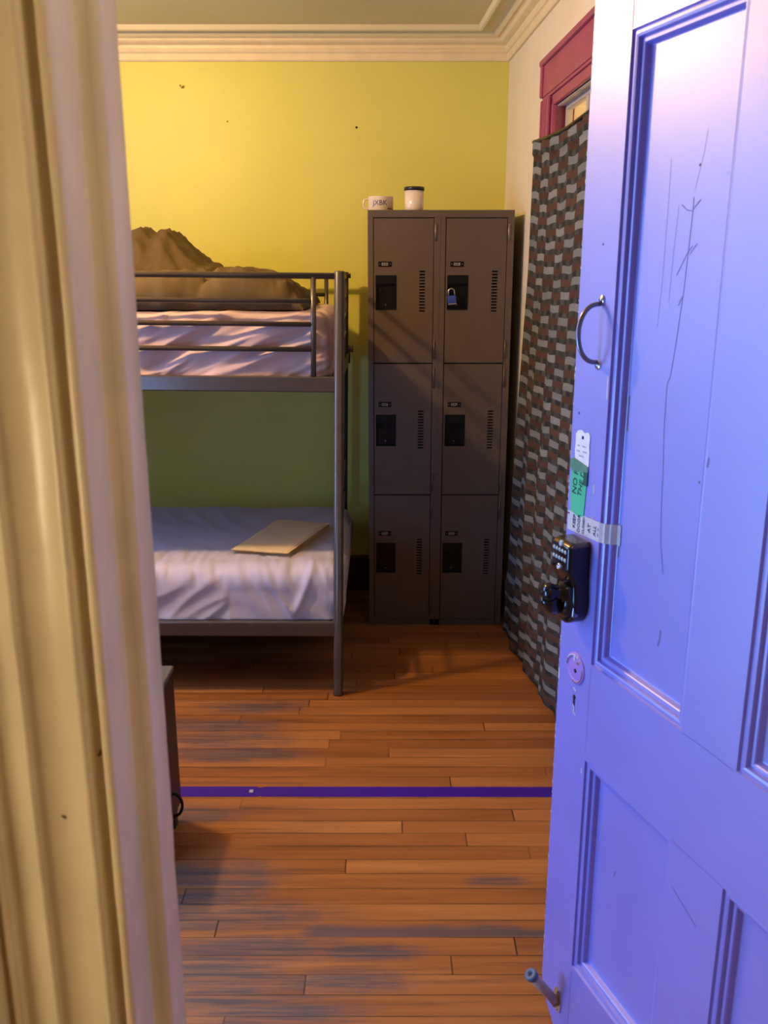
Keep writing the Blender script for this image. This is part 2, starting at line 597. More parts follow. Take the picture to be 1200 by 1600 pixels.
# unseen bay wall and low window, added to throw blue light on the door
vx, vy0, vy1, vz0, vz1 = -1.36, 1.00, 1.60, 0.34, 1.14
b = MB()
b.box((vx - 0.10, YF, 0), (vx, vy0, CEIL)).box((vx - 0.10, vy1, 0), (vx, 1.78, CEIL))
b.box((vx - 0.10, vy0, 0), (vx, vy1, vz0)).box((vx - 0.10, vy0, vz1), (vx, vy1, CEIL))
b.box((XL, 1.70, 0), (vx - 0.10, 1.78, CEIL))
struct('added_bay_wall', b, M_dim)
b = MB()
for lo, hi in (((vy0, vz0), (vy0 + 0.03, vz1)), ((vy1 - 0.03, vz0), (vy1, vz1)), ((vy0, vz0), (vy1, vz0 + 0.03)), ((vy0, vz1 - 0.03), (vy1, vz1))):
    b.box((vx - 0.05, lo[0], lo[1]), (vx - 0.01, hi[0], hi[1]), 0.004)
struct('added_low_window', b, M_cornice)
b = MB()
for lo, hi in (((wy0, wz0), (wy0 + 0.05, wz1)), ((wy1 - 0.05, wz0), (wy1, wz1)), ((wy0, wz0), (wy1, wz0 + 0.05)), ((wy0, wz1 - 0.05), (wy1, wz1)), ((wy0, 1.68), (wy1, 1.71))):
    b.box((XL - 0.05, lo[0], lo[1]), (XL - 0.01, hi[0], hi[1]), 0.004)
struct('window_1', b, M_cornice)

# front wall with the doorway we look through
DX0, DX1, DZ = -0.234, 0.645, 2.10
b = MB()
b.box((XL - 0.1, 0.70, 0), (DX0 - 0.02, YF, CEIL)).box((DX1 + 0.02, 0.70, 0), (XR + 0.1, YF, CEIL)).box((DX0 - 0.02, 0.70, DZ + 0.02), (DX1 + 0.02, YF, CEIL))
struct('wall_front', b, M_dim)
# hallway
struct('wall_hall_left', MB().box((-1.3, -2.0, 0), (-1.2, 0.70, CEIL)), M_hall)
struct('wall_hall_right', MB().box((1.2, -2.0, 0), (1.3, 0.70, CEIL)), M_hall)
struct('wall_hall_back', MB().box((-1.3, -2.1, 0), (1.3, -2.0, CEIL)), M_hall)


# cornice swept round the room
def inset_poly(poly, d):
    n = len(poly)
    out = []
    for i in range(n):
        p0, p1, p2 = poly[i - 1], poly[i], poly[(i + 1) % n]
        e1, e2 = (p1 - p0).normalized(), (p2 - p1).normalized()
        n1, n2 = Vector((-e1.y, e1.x)), Vector((-e2.y, e2.x))
        k = d / (1 + n1.dot(n2))
        out.append(p1 + (n1 + n2) * k)
    return out


ROOM = [Vector((XL, YF)), Vector((XR, YF)), Vector((0.56, YB)), Vector((XL, YB))]     # counter-clockwise
prof = [(0.0, 2.490), (0.010, 2.490), (0.014, 2.496), (0.014, 2.520), (0.020, 2.524), (0.024, 2.532), (0.024, 2.536), (0.020, 2.540), (0.022, 2.552),
        (0.034, 2.556), (0.044, 2.560), (0.050, 2.566), (0.052, 2.572), (0.060, 2.576), (0.070, 2.574), (0.078, 2.578), (0.090, 2.588), (0.120, 2.592), (0.138, 2.592),
        (0.142, 2.582), (0.150, 2.578), (0.158, 2.582), (0.162, 2.592), (0.166, CEIL + 0.002)]
b = MB()
rings = [[b.bm.verts.new((q.x, q.y, z)) for q in inset_poly(ROOM, d)] for d, z in prof]
for A, B in zip(rings, rings[1:]):
    for i in range(4):
        f = b.bm.faces.new((A[i], A[(i + 1) % 4], B[(i + 1) % 4], B[i]))
        f.smooth = False
        zm = sum(v.co.z for v in f.verts) / 4
        f.material_index = 1 if zm > 2.577 else 0
struct('trim_1', b, [M_cornice, M_ceiling])

# baseboards
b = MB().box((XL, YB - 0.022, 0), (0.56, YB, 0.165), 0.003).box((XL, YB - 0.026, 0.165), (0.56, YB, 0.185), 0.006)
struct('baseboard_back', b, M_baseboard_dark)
b = MB(rw).box((0.02, 0.0, 0), (0.76, 0.020, 0.17), 0.003).box((0.02, 0.0, 0.17), (0.76, 0.024, 0.19), 0.006)
struct('baseboard_right', b, M_magenta)
b = MB().box((XL, YF, 0), (XL + 0.022, YB, 0.185), 0.004)
struct('baseboard_left', b, M_magenta)

# magenta casing, jambs and pane of the covered doorway
b = MB(rw)
b.box((0.775, 0, 0.0), (0.90, 0.020, 2.19), 0.004)
b.box((0.785, 0, 0.0), (0.802, 0.027, 2.19), 0.005)
b.box((0.812, 0, 0.20), (0.832, 0.025, 2.19), 0.007)
b.box((0.842, 0, 0.20), (0.862, 0.025, 2.19), 0.007)
b.box((0.872, 0, 0.20), (0.900, 0.024, 2.19), 0.006)
b.box((0.77, 0, 0.0), (0.905, 0.030, 0.20), 0.005)                    # plinth block
b.box((0.900, -0.07, 0), (TO0, 0.012, 2.19), 0.003)                    # jamb
b.box((0.90, -0.07, ZO), (TO1 + 0.02, 0.012, 2.19), 0.003)             # head
b.box((TO1, -0.07, 0), (TO1 + 0.02, 0.012, 2.19), 0.003)
b.box((TO1 + 0.02, 0, 0.0), (TO1 + 0.15, 0.020, 2.19), 0.004)
b.box((0.775, 0, 2.19), (TO1 + 0.15, 0.018, 2.205), 0.004)
b.box((0.775, 0, 2.20), (TO1 + 0.15, 0.022, 2.315), 0.003)              # head board
b.box((0.768, 0, 2.305), (TO1 + 0.157, 0.034, 2.328), 0.008)
b.box((0.775, 0, 2.20), (0.802, 0.030, 2.315), 0.005)
struct('trim_2', b, M_magenta)
b = MB(rw)
b.box((TO0, -0.06, 2.138), (TO1, -0.035, ZO), 0.004)
b.box((TO0, -0.06, 0.0), (TO0 + 0.010, -0.035, ZO), 0.004)
b.box((TO1 - 0.03, -0.06, 0.0), (TO1, -0.035, ZO), 0.004)
b.box((TO0, -0.06, 0.0), (TO1, -0.035, 0.9), 0.004)
b.box((TO0, -0.06, 1.75), (TO1, -0.035, 1.80), 0.004)
b.box((TO0 + 0.26, -0.058, 1.8), (TO0 + 0.285, -0.037, 2.14), 0.003)
b.box((TO0, -0.035, ZO - 0.004), (TO1, -0.004, ZO), 0.001)
w2 = struct('window_2', b, M_sash)
g = MB(rw).box((TO0 + 0.006, -0.050, 0.89), (TO1 - 0.02, -0.046, 2.142)).build('window_pane', M_glass, w2)

# ------------------------------------------------------------------ doorway frame (hall side), left, right and head
prof = [(-0.262, 0.800), (-0.2172, 0.800), (-0.2168, 0.797), (-0.2168, 0.757), (-0.2185, 0.752), (-0.226, 0.749), (-0.234, 0.748), (-0.2345, 0.745),
        (-0.2345, 0.700), (-0.2350, 0.694), (-0.2375, 0.6905), (-0.2415, 0.6900), (-0.2445, 0.6925), (-0.2465, 0.699), (-0.2525, 0.700), (-0.2545, 0.692),
        (-0.2570, 0.6870), (-0.2600, 0.6865), (-0.2625, 0.690), (-0.2640, 0.695), (-0.3040, 0.696), (-0.3055, 0.690), (-0.3085, 0.6875), (-0.3110, 0.690), (-0.3120, 0.695),
        (-0.3370, 0.695), (-0.3385, 0.688), (-0.3420, 0.684), (-0.346, 0.6845), (-0.348, 0.690), (-0.351, 0.690), (-0.353, 0.676), (-0.360, 0.668), (-0.372, 0.666), (-0.384, 0.668), (-0.388, 0.674), (-0.390, 0.700)]


def casing_side(name, mirror_about=None, keep=None):
    b = MB()
    pts = keep or prof
    nz_steps = 90
    V = []
    for k in range(nz_steps + 1):
        z = (DZ + 0.0) * k / nz_steps
        ring = []
        for i, (x, y) in enumerate(pts):
            a = 0.0011 * nz(i * 0.9, z * 6.0, 3.1) + 0.0007 * nz(i * 2.1, z * 22.0, 8.0)
            if i in (0, len(pts) - 1):
                a = 0
            xx = x + a
            if mirror_about is not None:
                xx = 2 * mirror_about - xx
            ring.append(b.bm.verts.new((xx, y + a * 0.6, z)))
        V.append(ring)
    for k in range(nz_steps):
        for i in range(len(pts) - 1):
            f = b.bm.faces.new((V[k][i], V[k][i + 1], V[k + 1][i + 1], V[k + 1][i]))
            f.smooth = True
    # back of the moulding against the wall
    for k in range(nz_steps):
        b.bm.faces.new((V[k][-1], V[k][0], V[k + 1][0], V[k + 1][-1]))
    if mirror_about is None:
        # two old dings in the paint
        for px, py, pz in ((-0.284, 0.6952, 1.105), (-0.2480, 0.6985, 1.165)):
            for q in range(5):
                dx, dz = random.uniform(-0.0022, 0.0022), random.uniform(-0.002, 0.003)
                b.box((px + dx - 0.0007, py - 0.0009, pz + dz - 0.0004), (px + dx + 0.0007, py + 0.001, pz + dz + 0.0004), 0, 1)
    return struct(name, b, [M_casing, M_dark_hole])


casing_side('trim_3')
casing_side('trim_4', (DX0 + DX1) / 2)
b = MB()
b.box((DX0 - 0.156, 0.675, DZ - 0.012), (DX1 + 0.156, 0.702, DZ + 0.14), 0.006).box((DX0 - 0.02, 0.70, DZ - 0.018), (DX1 + 0.02, 0.80, DZ + 0.02), 0.003)
struct('trim_5', b, M_casing)

# ------------------------------------------------------------------ the violet door (open into the room)
DOOR_ROT = math.atan2(0.9433, -0.3318)
DL = Vector((0.345, 1.617, 0))
door_map = lambda c: Vector((-c.x, c.y, c.z))        # (distance from latch edge, out of the hall-side face, height)
DM = Matrix.Translation(DL) @ Matrix.Rotation(DOOR_ROT, 4, 'Z') @ Matrix.Diagonal((-1, 1, 1, 1))
S_CUT = [0.0, 0.111, 0.372, 0.497, 0.757, 0.866]
Z_CUT = [0.012, 0.212, 0.679, 0.876, 1.935, 2.065]
PAN = [(0, 0), (0.0012, -0.0045), (0.004, -0.0038), (0.008, -0.0034), (0.0118, -0.0046), (0.0132, -0.0112), (0.0165, -0.0104), (0.0205, -0.0108), (0.0222, -0.0125), (0.0250, -0.0205), (0.0265, -0.0210)]
b = MB(door_map)
bm = b.bm


def dv(s, n, z):
    return bm.verts.new((s, n, z))


for i in range(5):
    for j in range(5):
        s0, s1, z0, z1 = S_CUT[i], S_CUT[i + 1], Z_CUT[j], Z_CUT[j + 1]
        if (i in (1, 3)) and (j in (1, 3)):
            rings = []
            for ins, n in PAN:
                rings.append([dv(s0 + ins, n, z0 + ins), dv(s1 - ins, n, z0 + ins), dv(s1 - ins, n, z1 - ins), dv(s0 + ins, n, z1 - ins)])
            for A, B in zip(rings, rings[1:]):
                for k in range(4):
                    bm.faces.new((A[k], A[(k + 1) % 4], B[(k + 1) % 4], B[k]))
            bm.faces.new(rings[-1])
        elif (i, j) == (0, 0):
            bm.faces.new([dv(*p) for p in ((0.055, 0, z0), (s1, 0, z0), (s1, 0, z1), (0, 0, z1), (0, 0, 0.095), (0.006, 0, 0.075), (0.024, 0, 0.045))])
        else:
            bm.faces.new([dv(s0, 0, z0), dv(s1, 0, z0), dv(s1, 0, z1), dv(s0, 0, z1)])
outline = [(0.055, 0.012), (0.866, 0.012), (0.866, 2.065), (0, 2.065), (0, 0.095), (0.006, 0.075), (0.024, 0.045)]
n_o = len(outline)
for k in range(n_o):
    (a, c), (d, e) = outline[k], outline[(k + 1) % n_o]
    bm.faces.new([dv(a, 0, c), dv(d, 0, e), dv(d, -0.042, e), dv(a, -0.042, c)])
bm.faces.new([dv(a, -0.042, c) for a, c in outline])
bmesh.ops.remove_doubles(bm, verts=bm.verts[:], dist=1e-5)


def door_line(pts, w, n=0.0004, mi=1):
    """Thin crack or scratch following pts (s, z) at depth n."""
    for (s0, z0), (s1, z1) in zip(pts, pts[1:]):
        d = Vector((s1 - s0, z1 - z0))
        p = Vector((-d.y, d.x)).normalized() * w / 2
        b.quad([(s0 - p.x, n, z0 - p.y), (s1 - p.x, n, z1 - p.y), (s1 + p.x, n, z1 + p.y), (s0 + p.x, n, z0 + p.y)], mi)


NP = -0.0206
door_line([(0.1115, 1.936), (0.1115, 2.06)], 0.0012)
door_line([(0.111, 0.02), (0.111, 0.2)], 0.0008)
door_line([(0.111, 0.69), (0.1105, 0.80), (0.111, 0.87)], 0.0006)
door_line([(0.374, 0.874), (0.43, 0.8755), (0.497, 0.874)], 0.0008)
door_line([(0.374, 0.680), (0.43, 0.679), (0.497, 0.680)], 0.0008)
sh = 0.030
door_line([(0.295 - sh, 1.68), (0.2957 - sh, 1.663), (0.2925 - sh, 1.60), (0.2903 - sh, 1.552), (0.282 - sh, 1.47), (0.2745 - sh, 1.415), (0.268 - sh, 1.405), (0.270 - sh, 1.33), (0.276 - sh, 1.27), (0.279 - sh, 1.21), (0.285 - sh, 1.15), (0.2979 - sh, 1.10)], 0.0011, NP)
door_line([(0.2957 - sh, 1.663), (0.3115 - sh, 1.676)], 0.0016, NP)
door_line([(0.2957 - sh, 1.661), (0.282 - sh, 1.663), (0.268 - sh, 1.672)], 0.0011, NP)
door_line([(0.270 - sh, 1.57), (0.290 - sh, 1.60), (0.302 - sh, 1.612)], 0.0012, NP)
door_line([(0.297 - sh, 1.60), (0.312 - sh, 1.615)], 0.0010, NP)
door_line([(0.2353 - sh, 1.74), (0.236 - sh, 1.66), (0.236 - sh, 1.56), (0.232 - sh, 1.49)], 0.0005, NP)
door_line([(0.262 - sh, 1.67), (0.258 - sh, 1.60), (0.256 - sh, 1.53)], 0.0005, NP)
door_line([(0.296 - sh, 1.69), (0.310 - sh, 1.74), (0.314 - sh, 1.77)], 0.0005, NP)
door_line([(0.250, 1.525), (0.254, 1.533), (0.258, 1.538)], 0.0016, NP)
door_line([(0.374, 1.30), (0.376, 1.315)], 0.003)
door_line([(0.300 - sh, 0.975), (0.303 - sh, 0.99), (0.304 - sh, 1.005)], 0.004, NP)
door_line([(0.20, 0.48), (0.203, 0.495)], 0.003, NP)
door_line([(0.385, 0.60), (0.42, 0.585), (0.45, 0.572)], 0.0016)
# chipped paint down the latch edge and on the mouldings
for k in range(46):
    z = random.uniform(0.12, 1.95)
    h = random.uniform(0.002, 0.009)
    w = random.uniform(0.0008, 0.0028)
    b.box((-0.0004, -0.004, z), (w, 0.0004, z + h), 0, 2)
for s, z, w, h in ((0.105, 1.365, 0.003, 0.04), (0.1405, 1.315, 0.0016, 0.06), (0.1405, 1.09, 0.002, 0.05), (0.083, 1.195, 0.003, 0.016), (0.084, 1.14, 0.002, 0.012), (0.0, 0.80, 0.004, 0.022), (0.10, 0.645, 0.003, 0.012)):
    b.box((s, NP if s > 0.12 else -0.0004, z), (s + w, (NP + 0.0008) if s > 0.12 else 0.0005, z + h), 0, 2 if s < 0.12 else 3)
for s, z, r in ((0.0212, 1.330, 0.0028), (0.36, 1.275, 0.002), (0.066, 1.62, 0.002), (0.30, 1.72, 0.002)):
    b.lathe([(0, 0.0006), (r, 0.0006), (r, 0)], (s, 0, z), (0, 1, 0), 10, 1)
# old keyhole slot, half filled with paint
b.lathe([(0, 0.0008), (0.0045, 0.0008), (0.0045, 0)], (0.0615, 0, 0.788), (0, 1, 0), 12, 4)
b.box((0.0585, 0, 0.770), (0.0645, 0.0008, 0.788), 0, 4)
door_line([(0.052, 0.799), (0.053, 0.765), (0.059, 0.752), (0.070, 0.751), (0.073, 0.762), (0.072, 0.800)], 0.0014, 0.0006, 5)
door_line([(0.059, 0.772), (0.064, 0.765), (0.061, 0.758), (0.069, 0.754)], 0.003, 0.0009, 2)
door_line([(0.056, 0.806), (0.066, 0.802)], 0.004, 0.0006, 2)
M_bare_wood = mat('bare_wood_chip', (0.36, 0.22, 0.12), 0.7)
M_violet_lite = mat('paler_violet_paint', (0.45, 0.42, 0.70), 0.5)
door = b.build('door_1', [M_violet, M_violet_crack, M_chip, M_bare_wood, M_dark_hole, M_violet_lite])
door.location = DL
door.rotation_euler = (0, 0, DOOR_ROT)
tag(door, 'violet painted four panel door standing open on the right', 'door', kind='structure')


def dpart(name, mb, mats, parent=door, label=None):
    o = mb.build(name, mats, parent)
    if label:
        o['label'] = label
    return o


# ring pull
b = MB(door_map)
pts = [(0.0735 - 0.006 * math.sin(a * math.pi), 0.003 + 0.036 * math.sin(a * math.pi) ** 0.8, 1.524 - 0.1 * a) for a in [k / 20 for k in range(21)]]
pts = [(p[0], p[1], 1.474 + 0.049 * math.cos(math.pi * k / 20)) for k, p in enumerate(pts)]
b.tube(pts, 0.0042, 12)
pull = dpart('pull_handle', b, M_steel_dark, label='curved steel pull handle')
for zc in (1.530, 1.420):
    b = MB(door_map)
    b.lathe([(0, 0.003), (0.007, 0.0028), (0.008, 0.0015), (0.008, 0)], (0.0745, 0, zc), (0, 1, 0), 18)
    b.lathe([(0, 0.0045), (0.003, 0.004), (0.0035, 0.003)], (0.0745, 0, zc), (0, 1, 0), 12)
    b.box((0.0700, 0, min(zc, 1.474 + math.copysign(0.049, zc - 1.474))), (0.0790, 0.0026, max(zc, 1.474 + math.copysign(0.049, zc - 1.474))), 0.001)
    o = b.build('mounting_plate', M_chrome, pull)

# keypad lock: body, lever, keys
b = MB(door_map)
z0 = 0.945


def lock_section(z):
    """half width and depth of the lock body at height z"""
    if z < 0.985:
        t = (0.985 - z) / 0.040
        w = 0.036 * math.sqrt(max(0.0, 1 - (t * 0.93) ** 2))
    else:
        w = 0.036 - 0.004 * ss(0.985, 1.04, z)
    d = 0.030 + 0.014 * ss(1.02, 1.055, z)
    if z > 1.094:
        d -= 0.010 * ((z - 1.094) / 0.010) ** 2
        w -= 0.004 * ((z - 1.094) / 0.010) ** 2
    return w, d


zs = [z0 + (1.104 - z0) * k / 40 for k in range(41)]
V = []
for z in zs:
    w, d = lock_section(z)
    ring = []
    c = 0.054
    r = min(0.007, w * 0.5)
    for (sx, dy, a0) in ((1, 0, None), (1, 1, 0), (-1, 1, 90), (-1, 0, None)):
        if a0 is None:
            ring.append((c + sx * w, 0.0))
        else:
            for q in range(6):
                a = math.radians(a0 + 90 * q / 5)
                ring.append((c + sx * (w - r) + r * math.cos(a), d - r + r * math.sin(a)))
    V.append([b.bm.verts.new((s, n, z)) for s, n in ring])
for A, B in zip(V, V[1:]):
    for k in range(len(A) - 1):
        f = b.bm.faces.new((A[k], A[k + 1], B[k + 1], B[k]))
        f.smooth = True
b.bm.faces.new(V[0][::-1])
f = b.bm.faces.new(V[-1])
f.material_index = 1
for fc in b.bm.faces:
    if sum(v.co.z for v in fc.verts) / len(fc.verts) > 1.097:
        fc.material_index = 1
lock = dpart('keypad_lock', b, [M_lock_black, M_bronze], label='black keypad door lock with a lever')
for r_ in range(2):
    for c_ in range(5):
        s = 0.0335 + c_ * 0.0098
        z = 1.086 - r_ * 0.0155
        b = MB(door_map)
        b.lathe([(0, 0.0022), (0.0026, 0.0020), (0.0040, 0.0008), (0.0042, -0.002)], (s, 0.0435, z), (0, 1, 0), 14)
        b.build('key_button', M_key, lock)
b = MB(door_map)
b.lathe([(0, 0.002), (0.004, 0.0018), (0.006, 0.0004), (0.006, -0.002)], (0.054, 0.0425, 1.0985), (0, 1, 0.25), 16)
b.build('top_button', M_key, lock)
b = MB(door_map)
b.lathe([(0, 0.0012), (0.0022, 0.0012), (0.0026, 0.003), (0.0058, 0.003), (0.0066, 0.001), (0.0066, -0.003)], (0.054, 0.0435, 1.0535), (0, 1, 0), 20)
b.build('key_cylinder', M_chrome, lock)
b = MB(door_map)
b.lathe([(0.021, -0.012), (0.022, 0.0), (0.020, 0.008), (0.0150, 0.012), (0.0140, 0.018), (0.0165, 0.024), (0.0185, 0.031), (0.0180, 0.038), (0.012, 0.043), (0.0, 0.045)], (0.060, 0.034, 1.006), (-0.10, 1, 0.02), 28)
b.tube([(0.0585, 0.064, 1.000), (0.056, 0.062, 0.990), (0.054, 0.055, 0.979), (0.054, 0.044, 0.970)], [0.0165, 0.017, 0.017, 0.013], 14)
b.build('lever_handle', M_lock_black, lock)
b = MB(door_map)
b.lathe([(0.012, -0.004), (0.026, -0.002), (0.030, 0.004), (0.028, 0.011), (0.018, 0.016), (0.0, 0.017)], (0.056, 0.026, 0.984), (0, 1, 0), 28)
b.box((0.079, 0.018, 0.962), (0.0875, 0.030, 0.984), 0.003, 1)
b.build('lever_rose', [M_lock_black, M_steel_dark], lock)

# painted-over knob rosette
b = MB(door_map)
b.lathe([(0, 0.0020), (0.022, 0.0018), (0.024, 0.0010), (0.025, 0.0032), (0.029, 0.0034), (0.0315, 0.0016), (0.032, 0)], (0.061, 0, 0.8475), (0, 1, 0), 36)
b.lathe([(0, 0.0030), (0.0042, 0.0028), (0.0042, 0.001)], (0.0625, 0, 0.843), (0, 1, 0), 12, 1)
pts = []
for k in range(25):
    a = 2 * math.pi * k / 24
    pts.append((0.061 + 0.0268 * math.cos(a), 0.0036, 0.8475 + 0.0268 * math.sin(a)))
for k in range(24):
    if random.random() < 0.8:
        b.tube([pts[k], pts[k + 1]], 0.0016 if 3 < k < 10 else 0.0011, 6, 2 if 2 < k < 10 else 3)
b.box((0.054, 0.0015, 0.862), (0.060, 0.0028, 0.872), 0.001, 2).box((0.066, 0.0012, 0.858), (0.074, 0.0026, 0.864), 0.001, 3)
dpart('rosette_plate', b, [mat('bright_violet_paint', (0.36, 0.20, 0.62), 0.45), M_dark_hole, M_chip, M_brass], label='old round knob plate painted over, worn edge')

# door holder near the foot
b = MB(door_map)
b.prism([(0.054, 0.074), (0.066, 0.063), (0.080, 0.066), (0.084, 0.100), (0.076, 0.118), (0.064, 0.122), (0.056, 0.108)], 0.0, 0.003, 0, 'Y')
b.box((0.062, 0.002, 0.078), (0.074, 0.014, 0.100), 0.002, 1)
b.lathe([(0, 0.004), (0.003, 0.0035), (0.0035, 0.002)], (0.070, 0.0005, 0.113), (0, 1, 0), 10, 2)
b.lathe([(0, 0.004), (0.003, 0.0035), (0.0035, 0.002)], (0.072, 0.0, 0.070), (0, 1, 0), 10, 2)
stop = dpart('door_holder', b, [M_chrome, M_brass, M_steel_dark], label='hinged door holder with a rubber tip')
b = MB(door_map)
P0, P1 = Vector((0.068, 0.009, 0.092)), Vector((0.0705, 0.066, 0.172))
b.tube([P0, P0.lerp(P1, 0.5), P1], [0.0098, 0.0102, 0.0110], 18)
b.build('holder_arm', M_rod, stop)
b = MB(door_map)
ax = (P1 - P0).normalized()
b.lathe([(0.0120, -0.004), (0.0138, 0.001), (0.0138, 0.007), (0.0118, 0.0100), (0.0050, 0.0100), (0.0045, 0.004), (0, 0.004)], P1, ax, 24)
b.build('rubber_tip', M_rubber, stop)

# notes and tape stuck on the door
def on_door(s, n, z):
    q = DM @ Vector((s, n, z))
    return q


b = MB()
V = [(0.0185, 1.238), (0.0160, 1.262), (0.0172, 1.280), (0.0165, 1.292), (0.024, 1.299), (0.036, 1.3015), (0.045, 1.297), (0.058, 1.300), (0.0640, 1.295), (0.0625, 1.278), (0.0645, 1.262), (0.0640, 1.232), (0.040, 1.236)]
M_n = lambda n0: (lambda c: on_door(c.x, c.y + n0, c.z))
b = MB(M_n(0.0006))
b.prism(V, 0, 0.0006, 0, 'Y')
b.lathe([(0, 0.0012), (0.0034, 0.0012), (0.0034, 0)], (0.0405, 0, 1.288), (0, 1, 0), 14, 1)
for z, s0, s1 in ((1.272, 0.024, 0.032), (1.2725, 0.040, 0.052), (1.262, 0.022, 0.033), (1.263, 0.042, 0.056), (1.254, 0.030, 0.046)):
    b.box((s0, 0.0004, z - 0.0018), (s1, 0.0009, z + 0.0012), 0, 2)
tag(b.build('paper_tag', [M_paper, M_dark_hole, M_smudge], origin=on_door(0.04, 0, 1.232)), 'torn white paper tag with a hole, stuck above the green note', 'note')


def text_on_door(s, n, z, ang):
    """Matrix that lays lettering on the door; ang turns it, 90 reads upward."""
    right = Vector((-1, 0, 0)) if False else Vector((1, 0, 0))
    a = math.radians(ang)

    def f(co):
        x = co.x * math.cos(a) - co.y * math.sin(a)
        y = co.x * math.sin(a) + co.y * math.cos(a)
        return Vector((s + x, n + co.z, z + y))
    return f


b = MB(M_n(0.0006))
b.prism([(0.0120, 1.146), (0.0075, 1.200), (0.0100, 1.242), (0.0630, 1.232), (0.0600, 1.190), (0.0570, 1.146), (0.046, 1.139), (0.030, 1.143)], 0, 0.0007, 0, 'Y')
b.text('NO F', 0.0195, text_on_door(0.0240, 0.0009, 1.203, 84), 1)
b.text('THE D', 0.0175, text_on_door(0.0440, 0.0009, 1.204, 80), 1)
note = b.build('green_note', [M_green, M_ink], origin=on_door(0.035, 0, 1.14))
tag(note, 'green handwritten paper note stuck on the violet door', 'note')
b = MB(M_n(0.0016))
b.prism([(0.0030, 1.229), (0.0060, 1.243), (0.0160, 1.2475), (0.0640, 1.2385), (0.0640, 1.226), (0.030, 1.224), (0.012, 1.222)], 0, 0.0009, 0, 'Y')
b.box((0.0520, 0.0, 1.203), (0.0640, 0.0014, 1.228), 0.0004, 1)
tag(b.build('green_film_tape', [M_green_tape, mat('deep_green_fold', (0.01, 0.09, 0.045), 0.4)], origin=on_door(0.035, 0, 1.222)), 'crumpled strip of dark green film folded over top edge of green note', 'tape')

b = MB(M_n(0.0))
path = [(0.005, 0.0009), (0.03, 0.0009), (0.06, 0.0009), (0.085, 0.0009), (0.1105, 0.0009), (0.117, -0.0024), (0.122, -0.0030), (0.127, -0.009), (0.1315, -0.0097), (0.137, -0.0190), (0.1455, -0.0198)]
nrow = 10
Vt = []
for i, (s, n) in enumerate(path):
    col = []
    for j in range(nrow + 1):
        t = j / nrow
        zz = 1.1085 + 0.0365 * t + 0.004 * (s / 0.14)
        edge = (0.0012 * nz(s * 130, 2.2)) if j in (0, nrow) else 0
        ss_ = s + (0.0016 * nz(t * 9, 5.5) if i in (0, len(path) - 1) else 0)
        col.append(b.bm.verts.new((ss_, n + 0.0003 * nz(s * 90, t * 5), zz + edge)))
    Vt.append(col)
for A, B in zip(Vt, Vt[1:]):
    for j in range(nrow):
        b.bm.faces.new((A[j], B[j], B[j + 1], A[j + 1]))
ext = bmesh.ops.extrude_face_region(b.bm, geom=b.bm.faces[:])
for v in [g for g in ext['geom'] if isinstance(g, bmesh.types.BMVert)]:
    v.co.y += 0.0004
for word, s, size in (('KEEP', 0.028, 0.0120), ('DOOR', 0.044, 0.0115), ('CLOSED', 0.060, 0.0088), ('AT', 0.079, 0.0130), ('ALL', 0.097, 0.0120)):
    b.text(word, size, text_on_door(s, 0.0016, 1.129, 88), 1)
b.box((0.0035, 0.0008, 1.139), (0.010, 0.0018, 1.1415), 0, 1)
b.box((0.1065, 0.0008, 1.121), (0.1078, 0.0018, 1.127), 0, 1)
b.box((0.1065, 0.0008, 1.132), (0.1078, 0.0018, 1.137), 0, 1)
tag(b.build('masking_tape', [M_masking, M_ink], origin=on_door(0.075, 0, 1.109)), 'grey white tape strip with handwriting above the keypad lock', 'tape')

# ------------------------------------------------------------------ curtain on the right wall
def curtain_pt(u, v):
    """u from back edge to front edge, v from foot to top."""
    k = 1 - v
    left = lerp_table([(0.0, 0.79), (0.22, 0.775), (0.45, 0.715), (0.68, 0.672), (0.86, 0.645), (1.0, 0.575)], k)
    t = left + (1.80 - left) * u
    ztop = 2.052 - 0.030 * math.sin(math.pi * min(1, u)) + 0.003 * math.sin(u * 40)
    zbot = 0.012 + 0.070 * ss(0.05, 0.95, u)
    z = zbot + (ztop - zbot) * v
    low = ss(0.15, 0.75, k)
    off = 0.042 + 0.010 * low
    off += (0.0016 + 0.0075 * low) * math.sin(2 * math.pi * (4.3 * u + 0.35 * k) + 0.7) * (0.45 + 0.55 * low)
    off += (0.0008 + 0.0032 * low) * math.sin(2 * math.pi * (9.7 * u - 0.8 * k) + 2.0)
    off += 0.004 * nz(u * 4, v * 3, 1.0)
    off += 0.020 * math.exp(-((u - 0.05) / 0.06) ** 2 - ((z - 0.25) / 0.05) ** 2)
    if v > 0.975:
        off += 0.004 * math.sin(u * 46) + 0.006
    t += 0.006 * nz(v * 7, 4.0, u) * (1 if u < 0.1 else 0.3)
    return RW(t, max(0.030, off), z)


b = MB()
b.grid(150, 220, curtain_pt, uv=lambda u, v: (1.06 * u, 2.05 * v))
cur = b.build('curtain', M_curtain, origin=RW(1.1, 0.05, 0.0))
md = cur.modifiers.new('cloth_thickness', 'SOLIDIFY')
md.thickness = 0.002
tag(cur, 'dark basketweave patterned curtain hanging over the magenta framed doorway', 'curtain')
b = MB()
b.tube([RW(0.785, 0.046, 2.050), RW(1.05, 0.048, 2.032), RW(1.30, 0.048, 2.024), RW(1.55, 0.048, 2.032), RW(1.79, 0.046, 2.050)], 0.006, 10)
rod = b.build('curtain_cord', M_black_plastic, cur)
for v in rod.data.vertices:
    v.co -= cur.location

